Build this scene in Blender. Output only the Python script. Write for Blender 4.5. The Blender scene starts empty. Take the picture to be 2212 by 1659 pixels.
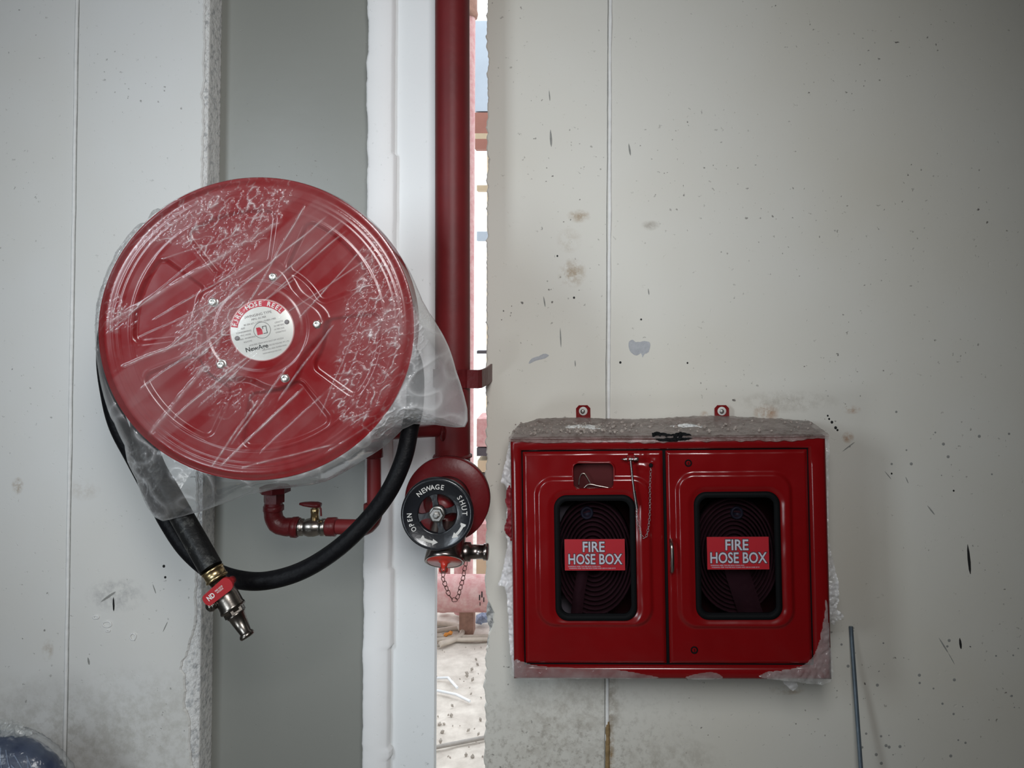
import bpy, math, random
import numpy as np
from mathutils import Vector, Matrix, Euler, noise
random.seed(7)
PI = math.pi
SC = bpy.context.scene
COL = SC.collection

# ------------------------------------------------------------------ camera, world, lights, exposure
F = 1700.0; PX, PY = 1275.0, 580.0; PITCH = math.radians(1.7); CZ = 1.5
cam = bpy.data.cameras.new('camera'); co = bpy.data.objects.new('camera', cam); COL.objects.link(co)
co.location = (0, 0, CZ); co.rotation_euler = (PI/2 + PITCH, 0, 0)
cam.sensor_width = 36; cam.lens = 36*F/2212
cam.shift_x = -(PX-1106)/2212; cam.shift_y = -(829.5-PY)/2212
cam.clip_start = 0.05; SC.camera = co
SC.view_settings.view_transform = 'Standard'; SC.view_settings.look = 'None'
SC.view_settings.gamma = 1; SC.view_settings.use_curve_mapping = False
SC.view_settings.exposure = 0.0
w = bpy.data.worlds.new('world'); SC.world = w; w.use_nodes = True
wn = w.node_tree
bg = wn.nodes['Background']; bg.inputs[0].default_value = (0.90, 0.95, 1.0, 1); bg.inputs[1].default_value = 2.1

def area(name, loc, target, sx, sy, power, col, spread=180):
    l = bpy.data.lights.new(name, 'AREA'); l.shape = 'RECTANGLE'; l.size = sx; l.size_y = sy
    l.energy = power; l.color = col; l.spread = math.radians(spread)
    o = bpy.data.objects.new(name, l); COL.objects.link(o); o.location = loc
    d = Vector(target) - Vector(loc); o.rotation_euler = d.to_track_quat('-Z', 'Y').to_euler()
    return o
area('key_daylight', (0.05, -0.12, 2.0), (-0.62, 2.07, 1.15), 0.45, 0.7, 14.0, (0.965, 0.97, 0.975), 118)  # added key lamp for daylight from the upper right; no doorway is built
area('left_fill', (-1.68, -0.12, 1.85), (-0.55, 2.07, 1.30), 0.40, 0.8, 6.6, (0.82, 0.92, 1.0), 98)  # added lamp balancing the key from the left, clear of disc reflections
area('low_fill', (-1.25, -0.20, 0.42), (-0.30, 2.07, 0.95), 0.5, 0.4, 1.6, (0.84, 0.93, 1.0), 80)  # added low lamp brightening the lower board like floor bounce; no opening there

# ------------------------------------------------------------------ projection helpers
CAMP = Vector((0, 0, CZ))
def ray(px, py):
    x = (px-PX)/F; y = -(py-PY)/F
    c, s = math.cos(PITCH), math.sin(PITCH)
    return Vector((x, c - y*s, s + y*c))
def P(px, py, Y):
    d = ray(px, py); return CAMP + d*(Y/d.y)
def PL(M, px, py, y):             # pixel -> local point on plane y of a frame M
    Mi = M.inverted(); c = Mi @ CAMP; d = (Mi.to_3x3() @ ray(px, py))
    return c + d*((y-c.y)/d.y)

# ------------------------------------------------------------------ mesh building
class MB:
    def __init__(s): s.v = []; s.f = []; s.sm = []
    def add(s, vs, fs, smooth=True):
        b = len(s.v); s.v += [Vector(p) for p in vs]; s.f += [tuple(i+b for i in f) for f in fs]; s.sm += [smooth]*len(fs); return s
    def box(s, a, b):
        x0, y0, z0 = a; x1, y1, z1 = b
        s.add([(x0,y0,z0),(x1,y0,z0),(x1,y1,z0),(x0,y1,z0),(x0,y0,z1),(x1,y0,z1),(x1,y1,z1),(x0,y1,z1)],
              [(0,3,2,1),(4,5,6,7),(0,1,5,4),(1,2,6,5),(2,3,7,6),(3,0,4,7)], False); return s
    def tube(s, pts, r, n=16, caps=True, closed=False, bump=None):
        pts = [Vector(p) for p in pts]; m = len(pts)
        rs = r if isinstance(r, (list, tuple)) else [r]*m
        prev = None; rings = []
        for i, p in enumerate(pts):
            if closed: t = pts[(i+1) % m] - pts[i-1]
            else: t = pts[min(i+1, m-1)] - pts[max(i-1, 0)]
            t.normalize()
            if prev is None:
                u = t.orthogonal().normalized()
            else:
                u = (prev - t*prev.dot(t))
                u = u.normalized() if u.length > 1e-6 else t.orthogonal().normalized()
            prev = u; v = t.cross(u)
            rings.append([p + (u*math.cos(2*PI*k/n) + v*math.sin(2*PI*k/n))*rs[i] for k in range(n)])
        vs = [q for rg in rings for q in rg]; fs = []
        for i in range(m if closed else m-1):
            j = (i+1) % m
            for k in range(n):
                l = (k+1) % n; fs.append((i*n+k, i*n+l, j*n+l, j*n+k))
        s.add(vs, fs)
        if caps and not closed:
            s.add(rings[0], [tuple(range(n))[::-1]], False); s.add(rings[-1], [tuple(range(n))], False)
        return s
    def lathe(s, o, ax, prof, n=32, smooth=True, a0=0.0):   # prof: (distance along axis, radius)
        o = Vector(o); ax = Vector(ax).normalized(); u = ax.orthogonal().normalized(); v = ax.cross(u)
        vs = []; fs = []
        for d, r in prof:
            for k in range(n):
                a = 2*PI*k/n + a0; vs.append(o + ax*d + (u*math.cos(a)+v*math.sin(a))*r)
        for i in range(len(prof)-1):
            for k in range(n):
                l = (k+1) % n; fs.append((i*n+k, i*n+l, (i+1)*n+l, (i+1)*n+k))
        fs.append(tuple(range(n))[::-1]); fs.append(tuple(range((len(prof)-1)*n, len(prof)*n)))
        s.add(vs, fs, smooth); return s
    def prism(s, poly, y0, y1, smooth=False):      # poly in (x,z), extruded along y
        n = len(poly)
        vs = [(x, y0, z) for x, z in poly] + [(x, y1, z) for x, z in poly]
        s.add(vs, [tuple(range(n)), tuple(range(2*n-1, n-1, -1))] + [(i, i+n, (i+1) % n + n, (i+1) % n) for i in range(n)], smooth); return s
    def ring(s, outer, inner, y0, y1, bev=0.0):    # matched outlines in (x,z)
        n = len(outer)
        mid = [((a[0]+b[0])/2, (a[1]+b[1])/2) for a, b in zip(outer, inner)]
        def mix(a, b, t): return (a[0]*(1-t)+b[0]*t, a[1]*(1-t)+b[1]*t)
        loops = [[(x, y1, z) for x, z in outer]]
        if bev:
            loops += [[(x, y0+bev, z) for x, z in outer], [(mix(a, b, .2)[0], y0, mix(a, b, .2)[1]) for a, b in zip(outer, inner)],
                      [(mix(a, b, .8)[0], y0, mix(a, b, .8)[1]) for a, b in zip(outer, inner)], [(x, y0+bev, z) for x, z in inner]]
        else:
            loops += [[(x, y0, z) for x, z in outer], [(x, y0, z) for x, z in inner]]
        loops += [[(x, y1, z) for x, z in inner]]
        vs = [p for l in loops for p in l]; fs = []
        for i in range(len(loops)-1):
            for k in range(n):
                l = (k+1) % n; fs.append((i*n+k, (i+1)*n+k, (i+1)*n+l, i*n+l))
        s.add(vs, fs, bool(bev)); return s
    def xf(s, M):
        s.v = [M @ v for v in s.v]; return s

ROOTM = {}
def put(o, parent=None, kind=None, label=None, cat=None, group=None):
    COL.objects.link(o)
    if parent is not None: o.parent = parent
    for k, v in (('kind', kind), ('label', label), ('category', cat), ('group', group)):
        if v: o[k] = v
    return o
def obj(name, mb, mat, parent=None, space='world', center=True, **kw):
    me = bpy.data.meshes.new(name)
    Mi = Matrix.Identity(4)
    if parent is not None and space == 'world': Mi = ROOTM[parent.name].inverted()
    vs = [Mi @ v for v in mb.v]
    c = Vector((0, 0, 0))
    if center and vs:
        c = Vector([(min(v[i] for v in vs)+max(v[i] for v in vs))/2 for i in range(3)])
    me.from_pydata([tuple(v-c) for v in vs], [], mb.f)
    me.polygons.foreach_set('use_smooth', mb.sm)
    me.materials.append(mat); me.update()
    o = bpy.data.objects.new(name, me); o.location = c
    put(o, parent, **kw)
    PM = ROOTM[parent.name] if parent is not None else Matrix.Identity(4)
    ROOTM[o.name] = PM @ Matrix.Translation(c)
    return o
def thing(name, loc, label, cat, group=None, rot=None):
    o = bpy.data.objects.new(name, None); o.empty_display_size = 0.05
    M = Matrix.Translation(loc)
    if rot is not None: M = M @ rot.to_4x4()
    o.matrix_world = M
    o.location = M.to_translation(); o.rotation_euler = M.to_euler()
    put(o, None, None, label, cat, group); ROOTM[o.name] = M
    return o
def clone(o, loc, parent, rot=None):
    c = o.copy(); COL.objects.link(c); c.parent = parent; c.location = loc
    if rot is not None: c.rotation_euler = rot
    return c

def smooth(a, b, x):
    t = (x-a)/(b-a); t = 0 if t < 0 else 1 if t > 1 else t
    return t*t*(3-2*t)
def nz(x, y=0, z=0): return noise.noise(Vector((x, y, z)))
def catmull(pts, n=8, closed=False):
    pts = [Vector(p) for p in pts]; m = len(pts); out = []
    rng = range(m) if closed else range(m-1)
    for i in rng:
        if closed: p0, p1, p2, p3 = pts[i-1], pts[i], pts[(i+1) % m], pts[(i+2) % m]
        else: p0, p1, p2, p3 = pts[max(i-1, 0)], pts[i], pts[i+1], pts[min(i+2, m-1)]
        for k in range(n):
            t = k/n
            out.append(0.5*((2*p1)+(p2-p0)*t+(2*p0-5*p1+4*p2-p3)*t*t+(3*p1-p0-3*p2+p3)*t**3))
    if not closed: out.append(pts[-1])
    return out
def rrect(cx, cz, hw, hh, r, n=8):
    out = []
    for sx, sz, a0 in ((1, 1, 0), (-1, 1, 90), (-1, -1, 180), (1, -1, 270)):
        for k in range(n+1):
            a = math.radians(a0 + 90*k/n)
            out.append((cx + sx*(hw-r) + r*math.cos(a), cz + sz*(hh-r) + r*math.sin(a)))
    return out
def sdrr(x, z, cx, cz, hw, hh, r):
    qx = abs(x-cx)-hw+r; qz = abs(z-cz)-hh+r
    return math.hypot(max(qx, 0), max(qz, 0)) + min(max(qx, qz), 0) - r

# text -> mesh (flat glyphs in local x,z plane facing -y)
def glyphs(txt, size, bold=0.0, ext=0.0):
    cu = bpy.data.curves.new('t', 'FONT'); cu.body = txt; cu.size = size; cu.offset = bold*size; cu.extrude = ext
    cu.align_x = 'CENTER'; cu.resolution_u = 3
    o = bpy.data.objects.new('t', cu); COL.objects.link(o)
    dg = bpy.context.evaluated_depsgraph_get(); ev = o.evaluated_get(dg); me = ev.to_mesh()
    vs = [Vector((v.co.x, -v.co.z, v.co.y)) for v in me.vertices]; fs = [tuple(p.vertices) for p in me.polygons]
    ev.to_mesh_clear(); bpy.data.objects.remove(o); bpy.data.curves.remove(cu)
    return vs, fs
_gc = {}
def text(mb, txt, x, y, z, size, sx=1.0, bold=0.0, rot=0.0, ext=0.0):
    key = (txt, size, bold, ext)
    if key not in _gc: _gc[key] = glyphs(*key)
    vs, fs = _gc[key]; c, s = math.cos(rot), math.sin(rot)
    mb.add([(x + (v.x*sx)*c - v.z*s, y+v.y, z + (v.x*sx)*s + v.z*c) for v in vs], fs, False)
def arctext(mb, txt, cx, y, cz, r, a0, a1, size, bold=0.0, sx=1.0, ext=0.0):
    n = len(txt)
    for i, ch in enumerate(txt):
        if ch == ' ': continue
        a = math.radians(a0 + (a1-a0)*(i/(n-1)))
        rr = r - size*0.35
        text(mb, ch, cx + rr*math.cos(a), y, cz + rr*math.sin(a), size, sx, bold, a - PI/2, ext)

# ------------------------------------------------------------------ materials
def mat(name, col, rough=0.5, metal=0.0, bump=0.0, bscale=40, var=0.0, vscale=6, col2=None, coat=0.0, spec=0.5, nmask=None):
    m = bpy.data.materials.new(name); m.use_nodes = True; nt = m.node_tree; b = nt.nodes['Principled BSDF']
    b.inputs['Base Color'].default_value = (*col, 1); b.inputs['Roughness'].default_value = rough
    b.inputs['Metallic'].default_value = metal; b.inputs['Coat Weight'].default_value = coat
    b.inputs['Coat Roughness'].default_value = 0.08; b.inputs['Specular IOR Level'].default_value = spec
    tc = nt.nodes.new('ShaderNodeTexCoord')
    if var or col2:
        n = nt.nodes.new('ShaderNodeTexNoise'); n.inputs['Scale'].default_value = vscale; n.inputs['Detail'].default_value = 6
        n.inputs['Roughness'].default_value = 0.65
        nt.links.new(tc.outputs['Object'], n.inputs['Vector'])
        r = nt.nodes.new('ShaderNodeMapRange'); r.inputs[1].default_value = nmask[0] if nmask else 0.3; r.inputs[2].default_value = nmask[1] if nmask else 0.7
        nt.links.new(n.outputs['Fac'], r.inputs[0])
        mx = nt.nodes.new('ShaderNodeMix'); mx.data_type = 'RGBA'
        c2 = col2 if col2 else tuple(c*(1-var) for c in col)
        mx.inputs[6].default_value = (*col, 1); mx.inputs[7].default_value = (*c2, 1)
        nt.links.new(r.outputs[0], mx.inputs[0]); nt.links.new(mx.outputs[2], b.inputs['Base Color'])
    if bump:
        n2 = nt.nodes.new('ShaderNodeTexNoise'); n2.inputs['Scale'].default_value = bscale; n2.inputs['Detail'].default_value = 5
        nt.links.new(tc.outputs['Object'], n2.inputs['Vector'])
        bp = nt.nodes.new('ShaderNodeBump'); bp.inputs['Strength'].default_value = bump; bp.inputs['Distance'].default_value = 0.004
        nt.links.new(n2.outputs['Fac'], bp.inputs['Height']); nt.links.new(bp.outputs[0], b.inputs['Normal'])
    return m

def wall_mat(name, col, blobs=(), speck=0.5, rough=0.55, lowdirt=None, warm=(0.9, 0.86, 0.78), specscale=90):
    """painted plaster; blobs = (x, z, rx, rz, colour, strength) wall stains and painted soft shade, in world metres"""
    m = bpy.data.materials.new(name); m.use_nodes = True; nt = m.node_tree; N = nt.nodes; L = nt.links; b = N['Principled BSDF']
    b.inputs['Roughness'].default_value = rough
    g = N.new('ShaderNodeNewGeometry')
    def math_(op, a, bb=None, c=None):
        n = N.new('ShaderNodeMath'); n.operation = op
        for i, v in enumerate((a, bb, c)):
            if v is None: continue
            if isinstance(v, (int, float)): n.inputs[i].default_value = v
            else: L.new(v, n.inputs[i])
        return n.outputs[0]
    def nse(scale, detail=5, rough_=0.6, vec=None):
        n = N.new('ShaderNodeTexNoise'); n.inputs['Scale'].default_value = scale; n.inputs['Detail'].default_value = detail
        n.inputs['Roughness'].default_value = rough_; L.new(vec or g.outputs['Position'], n.inputs['Vector']); return n.outputs['Fac']
    def rng(v, a, bb, c=0, d=1):
        n = N.new('ShaderNodeMapRange'); n.inputs[1].default_value = a; n.inputs[2].default_value = bb
        n.inputs[3].default_value = c; n.inputs[4].default_value = d; L.new(v, n.inputs[0]); return n.outputs[0]
    def mixc(f, a, bcol):
        n = N.new('ShaderNodeMix'); n.data_type = 'RGBA'
        L.new(f, n.inputs[0])
        if isinstance(a, tuple): n.inputs[6].default_value = (*a, 1)
        else: L.new(a, n.inputs[6])
        n.inputs[7].default_value = (*bcol, 1); return n.outputs[2]
    sep = N.new('ShaderNodeSeparateXYZ'); L.new(g.outputs['Position'], sep.inputs[0])
    c = mixc(rng(nse(1.3, 3), .35, .7, 0, .55), col, tuple(a*b_ for a, b_ in zip(col, warm)))
    # tiny pits
    pits = rng(nse(specscale, 2, .5), .30, .24, 0, 1)
    grp = rng(nse(4, 3), .45, .62, 0, 1)
    c = mixc(math_('MULTIPLY', math_('MULTIPLY', pits, grp), speck), c, (0.10, 0.09, 0.08))
    if lowdirt:
        z0, z1, x0, x1, st = lowdirt
        mz = rng(sep.outputs['Z'], z1, z0, 0, 1); mx = rng(sep.outputs['X'], x1, x0, 0, 1)
        d = rng(nse(55, 6, .75), .50, .66, 0, st)
        c = mixc(math_('MULTIPLY', math_('MULTIPLY', mz, mx), d), c, (0.16, 0.13, 0.10))
    nn = nse(38, 6, .7)
    for (bx, bz, rx, rz, bc, st) in blobs:
        dx = math_('DIVIDE', math_('SUBTRACT', sep.outputs['X'], bx), rx)
        dz = math_('DIVIDE', math_('SUBTRACT', sep.outputs['Z'], bz), rz)
        d2 = math_('ADD', math_('MULTIPLY', dx, dx), math_('MULTIPLY', dz, dz))
        f = math_('MULTIPLY', rng(d2, 1, 0, 0, 1), rng(nn, .42, .62, 0, st))
        c = mixc(f, c, bc)
    L.new(c, b.inputs['Base Color'])
    bp = N.new('ShaderNodeBump'); bp.inputs['Strength'].default_value = .25; bp.inputs['Distance'].default_value = .002
    L.new(math_('ADD', nse(14, 5), math_('MULTIPLY', pits, -1.5)), bp.inputs['Height']); L.new(bp.outputs[0], b.inputs['Normal'])
    return m

def film_mat(name, base=0.12, amp=0.35, tint=(0.85, 0.86, 0.86), scale=9, rough=0.16, dirt=None, bs=.5, ior=1.5):
    m = bpy.data.materials.new(name); m.use_nodes = True; nt = m.node_tree; N = nt.nodes; L = nt.links
    N.remove(N['Principled BSDF']); out = N['Material Output']
    tr = N.new('ShaderNodeBsdfTransparent'); df = N.new('ShaderNodeBsdfDiffuse'); tl = N.new('ShaderNodeBsdfTranslucent')
    gl = N.new('ShaderNodeBsdfGlossy'); gl.inputs['Roughness'].default_value = rough
    tr.inputs[0].default_value = (0.97, 0.97, 0.97, 1)
    df.inputs[0].default_value = (*tint, 1); tl.inputs[0].default_value = (*tint, 1)
    tc = N.new('ShaderNodeTexCoord')
    n = N.new('ShaderNodeTexNoise'); n.inputs['Scale'].default_value = scale; n.inputs['Detail'].default_value = 7; n.inputs['Roughness'].default_value = .6
    L.new(tc.outputs['Object'], n.inputs['Vector'])
    r = N.new('ShaderNodeMapRange'); r.inputs[1].default_value = .38; r.inputs[2].default_value = .68
    r.inputs[3].default_value = base; r.inputs[4].default_value = base+amp; L.new(n.outputs['Fac'], r.inputs[0])
    at = N.new('ShaderNodeAttribute'); at.attribute_name = 'haze'
    ad = N.new('ShaderNodeMath'); ad.operation = 'ADD'; ad.use_clamp = True; L.new(r.outputs[0], ad.inputs[0]); L.new(at.outputs['Fac'], ad.inputs[1])
    m1 = N.new('ShaderNodeMixShader'); m1.inputs[0].default_value = .35; L.new(df.outputs[0], m1.inputs[1]); L.new(tl.outputs[0], m1.inputs[2])
    if dirt:
        dn = N.new('ShaderNodeTexNoise'); dn.inputs['Scale'].default_value = 28; dn.inputs['Detail'].default_value = 8; dn.inputs['Roughness'].default_value = .75
        L.new(tc.outputs['Object'], dn.inputs['Vector'])
        dr = N.new('ShaderNodeMapRange'); dr.inputs[1].default_value = .42; dr.inputs[2].default_value = .6; L.new(dn.outputs['Fac'], dr.inputs[0])
        dm = N.new('ShaderNodeMix'); dm.data_type = 'RGBA'; dm.inputs[6].default_value = (*tint, 1); dm.inputs[7].default_value = (*dirt, 1)
        L.new(dr.outputs[0], dm.inputs[0]); L.new(dm.outputs[2], df.inputs[0]); L.new(dm.outputs[2], tl.inputs[0])
    m2 = N.new('ShaderNodeMixShader'); L.new(ad.outputs[0], m2.inputs[0]); L.new(tr.outputs[0], m2.inputs[1]); L.new(m1.outputs[0], m2.inputs[2])
    fr = N.new('ShaderNodeFresnel'); fr.inputs[0].default_value = ior
    mn = N.new('ShaderNodeMath'); mn.operation = 'MINIMUM'; mn.inputs[1].default_value = .28; L.new(fr.outputs[0], mn.inputs[0])
    m3 = N.new('ShaderNodeMixShader'); L.new(mn.outputs[0], m3.inputs[0]); L.new(m2.outputs[0], m3.inputs[1]); L.new(gl.outputs[0], m3.inputs[2])
    n2 = N.new('ShaderNodeTexNoise'); n2.inputs['Scale'].default_value = 60; n2.inputs['Detail'].default_value = 4; n2.inputs['Distortion'].default_value = 1.2
    L.new(tc.outputs['Object'], n2.inputs['Vector'])
    bp = N.new('ShaderNodeBump'); bp.inputs['Strength'].default_value = bs; bp.inputs['Distance'].default_value = .004
    L.new(n2.outputs['Fac'], bp.inputs['Height']); L.new(bp.outputs[0], gl.inputs['Normal']); L.new(bp.outputs[0], fr.inputs['Normal'])
    L.new(m3.outputs[0], out.inputs[0]); return m

def X(px, Y=2.07): return P(px, 829, Y).x
def Z(py, Y=2.07, px=1275): return P(px, py, Y).z
W = 2.07
brown = (0.30, 0.20, 0.10); grey = (0.33, 0.34, 0.36); dirt = (0.25, 0.21, 0.16); rust = (0.34, 0.17, 0.07)
def bl(px, py, rx, ry, c, s): p = P(px, py, W); k = W/F; return (p.x, p.z, rx*k, ry*k, c, s)
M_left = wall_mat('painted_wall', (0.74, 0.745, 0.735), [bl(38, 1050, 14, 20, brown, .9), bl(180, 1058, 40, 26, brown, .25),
    bl(103, 1405, 14, 26, brown, .5), bl(250, 1285, 70, 40, (.25, .25, .26), .5), bl(300, 1600, 260, 170, (.38, .36, .30), .40), bl(50, 1600, 180, 150, (.38, .36, .31), .40)], .7)  # last two blobs paint grime and soft shadow onto the lower left
M_right = wall_mat('painted_wall_worn', (0.655, 0.64, 0.585), [bl(1250, 467, 28, 16, brown, .75), bl(1236, 590, 34, 34, brown, .75), bl(1230, 520, 30, 30, brown, .35),
    bl(1405, 487, 22, 12, dirt, .6), bl(1522, 900, 12, 14, rust, .8), bl(1655, 893, 30, 22, rust, .9), bl(1832, 945, 14, 14, rust, .9), bl(1840, 885, 22, 10, rust, .7),
    bl(1700, 868, 120, 26, dirt, .4), bl(1316, 1640, 14, 110, (.28, .17, .06), 1.0), bl(1318, 1520, 22, 90, dirt, .7), bl(1220, 1560, 150, 140, dirt, .35),
    bl(1700, 1490, 40, 12, brown, .8), bl(1450, 1640, 120, 50, dirt, .35)],
    .9, lowdirt=(Z(1640), Z(1440), X(1300), X(1560), .55))
M_grey = wall_mat('grey_painted_panel', (0.27, 0.272, 0.245), [], .25, rough=.38, warm=(.92, .93, .95))
M_post = wall_mat('white_plaster', (0.90, 0.90, 0.90), [], .3, warm=(.97, .97, .96))
M_panel = wall_mat('white_painted_board', (0.86, 0.885, 0.89), [], .3, warm=(.97, .97, .97))
M_core = mat('broken_plaster', (0.50, 0.50, 0.49), .9, bump=1.0, bscale=70, col2=(.20, .20, .20), vscale=60, nmask=(.45, .6))
M_edge = mat('rough_white_plaster', (0.80, 0.80, 0.78), .9, bump=1.0, bscale=90, col2=(.52, .53, .53), vscale=70, nmask=(.5, .62))
M_room = mat('room_wall', (0.30, 0.30, 0.285), .8, var=.1)
M_floor = mat('concrete_floor', (0.30, 0.28, 0.25), .85, bump=.6, bscale=20, var=.35, vscale=5)
M_ground = mat('dusty_ground', (0.70, 0.645, 0.58), .95, bump=1.0, bscale=18, col2=(.48, .43, .38), vscale=14)
M_bead = mat('sealant_bead', (0.84, 0.84, 0.82), .6, bump=.5, bscale=40, var=.15, vscale=30)
M_seambr = mat('brown_sealant', (0.33, 0.22, 0.10), .8, bump=.8, bscale=80, var=.4, vscale=40)
M_black = mat('black_mark', (0.012, 0.012, 0.012), .8, var=.2)
M_scr = mat('scratch', (0.33, 0.33, 0.31), .9, var=.3, vscale=60)
M_patch = mat('grey_filler', (0.46, 0.47, 0.49), .8, bump=.5, bscale=60, col2=(.34, .35, .37), vscale=50)

# ------------------------------------------------------------------ the setting
def st(name, mb, m, parent=None, **kw): return obj(name, mb, m, parent, kind=None if parent else 'structure', **kw)
st('floor', MB().box((-3.2, -2.4, -.1), (3.2, 2.30, 0)), M_floor)
st('ceiling', MB().box((-3.2, -2.4, 3.0), (3.2, 2.45, 3.1)), M_room)
st('wall_rear', MB().box((-3.2, -2.5, 0), (3.2, -2.4, 3.0)), M_room)
st('wall_west', MB().box((-3.3, -2.5, 0), (-3.2, 2.45, 3.0)), M_room)
st('wall_east', MB().box((3.2, -2.5, 0), (3.3, 2.45, 3.0)), M_room)

def skin(x_edge, x_far, Y0, Y1, jag, side=1, z0=0.0, z1=3.0, step=.005):
    """wall skin whose free edge is broken; side=+1 the free edge is the left one"""
    mb = MB(); n = int((z1-z0)/step); vs = []; fs = []
    for i in range(n+1):
        z = z0 + (z1-z0)*i/n; x = x_edge + jag(z)
        ch = .0035
        vs += [(x + side*ch, Y0, z), (x_far, Y0, z), (x, Y0+ch, z), (x, Y1, z), (x_far, Y1, z)]
    for i in range(n):
        a = i*5; b = a+5
        q = [(a, a+1, b+1, b), (a+2, a, b, b+2), (a+3, a+2, b+2, b+3), (a+1, a+4, b+4, b+1), (a+4, a+3, b+3, b+4)]
        fs += [f if side > 0 else f[::-1] for f in q]
    fs += [(0, 2, 3, 4, 1), tuple(n*5+k for k in (1, 4, 3, 2, 0))]
    mb.add(vs, fs, False); return mb
def rough(z, s, seed): return s*(nz(z*22, seed)*.6 + nz(z*70, seed+3)*.35 + nz(z*180, seed+7)*.15)
def bite(z, zc, h, d):
    t = (z-zc)/h; return d*math.exp(-t*t*t*t)
# left wall: core block plus painted skin with a ragged edge
xl = X(438)
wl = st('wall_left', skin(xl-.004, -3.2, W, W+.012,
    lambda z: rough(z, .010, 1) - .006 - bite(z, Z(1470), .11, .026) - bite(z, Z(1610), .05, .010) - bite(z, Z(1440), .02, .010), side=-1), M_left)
cw = MB(); n = 420
vs = []; fs = []
for i in range(n+1):
    z = 3.0*i/n
    for j in range(9):
        y = W+.006+(.075)*j/8; e = math.sin(PI*j/8)
        vs.append((xl + rough(z+j*.37, .004, 5+j)*e*.8 + (.0015 if j == 8 else 0), y, z))
    vs.append((-3.2, W+.081, z)); vs.append((xl-.09, W+.006, z))
for i in range(n):
    a = i*11; b = a+11
    for j in range(8): fs.append((a+j, a+j+1, b+j+1, b+j))
    fs.append((a+10, a, b, b+10)); fs.append((a+8, a+9, b+9, b+8))
cw.add(vs, fs, True)
obj('plaster_edge', cw, M_edge, wl)
# recessed grey panel
st('wall_back', MB().box((X(440)-.1, W+.075, 0), (X(800), W+.15, 3.0)), M_grey)
# white post, gently rounded, with filler squeezed out along both sides
def postmb():
    mb = MB(); xa, xb = X(786), X(849); n = 500; vs = []; fs = []; m = 14
    for i in range(n+1):
        z = 3.0*i/n
        ja = rough(z, .004, 21) - .004*smooth(.15, .4, nz(z*6, 3.3)); jb = rough(z, .0015, 31) + (.007 if nz(z*3.1+.4, 9.2) > .12 else 0)
        for j in range(m+1):
            t = j/m; x = (xa+ja)*(1-t) + (xb+jb)*t
            y = W - .012*math.sin(PI*t)**.6 + (.02 if j in (0,) else 0) + (.030 if j == m else 0)
            vs.append((x, y, z))
        vs.append((xa+ja, W+.075, z)); vs.append((xb+jb, W+.075, z))
    k = m+3
    for i in range(n):
        a = i*k; b = a+k
        for j in range(m): fs.append((a+j, a+j+1, b+j+1, b+j))
        fs.append((a+m+1, a, b, b+m+1)); fs.append((a+m, a+m+2, b+m+2, b+m)); fs.append((a+m+2, a+m+1, b+m+1, b+m+2))
    mb.add(vs, fs, True); return mb
st('trim_1', postmb(), M_post)
xp = X(940)
st('wall_center', MB().box((X(840), W+.012, 0), (xp, W+.045, 3.0)), M_panel)
# right wall
xr = X(1047)
def jr(z):
    return rough(z, .013, 41) + .004 + bite(z, Z(1335), .040, .020) + bite(z, Z(1385), .02, .008) - bite(z, Z(60), .06, .003) + .004*smooth(Z(830), Z(600), z)*0
wr = st('wall_right', skin(xr, 3.2, W, W+.02, jr, side=1), M_right)
obj('broken_core', skin(xr+.008, 3.2, W+.014, W+.22, lambda z: rough(z, .012, 51), side=1, step=.008), M_core, wr)

# joints and sealant beads
def bead(px0, px1, r, m, name, flat=.5, seed=0):
    mb = MB(); a = P(px0, 0, W); b = P(px1, 1659, W); pts = []; rs = []
    n = 160
    for i in range(n+1):
        t = i/n; z = 2.98 + (.02-2.98)*t; k = (z-a.z)/(b.z-a.z)
        x = a.x + (b.x-a.x)*k
        pts.append((x + .0012*nz(z*5, seed)+.0006*nz(z*30, seed), W + r*.3, z)); rs.append(r*(1+.25*nz(z*12, seed+2)))
    mb.tube(pts, rs, 8); return st(name, mb, m)
bead(166, 139, .0048, M_bead, 'trim_2')
bead(171, 144, .0015, M_scr, 'trim_3', seed=4)
bead(1319, 1311.5, .0050, M_bead, 'trim_4', seed=8)
bead(1313.5, 1306, .0016, M_scr, 'trim_5', seed=11)
mb = MB(); pts = []; rs = []
for i in range(40):
    t = i/39; p = P(1313-1*t, 1558+130*t, W); pts.append((p.x, W+.001, p.z)); rs.append(.0062*(.7+.3*smooth(0, .1, t))*(1+.2*nz(t*9, 2)))
mb.tube(pts, rs, 8); st('trim_6', mb, M_seambr)
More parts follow.
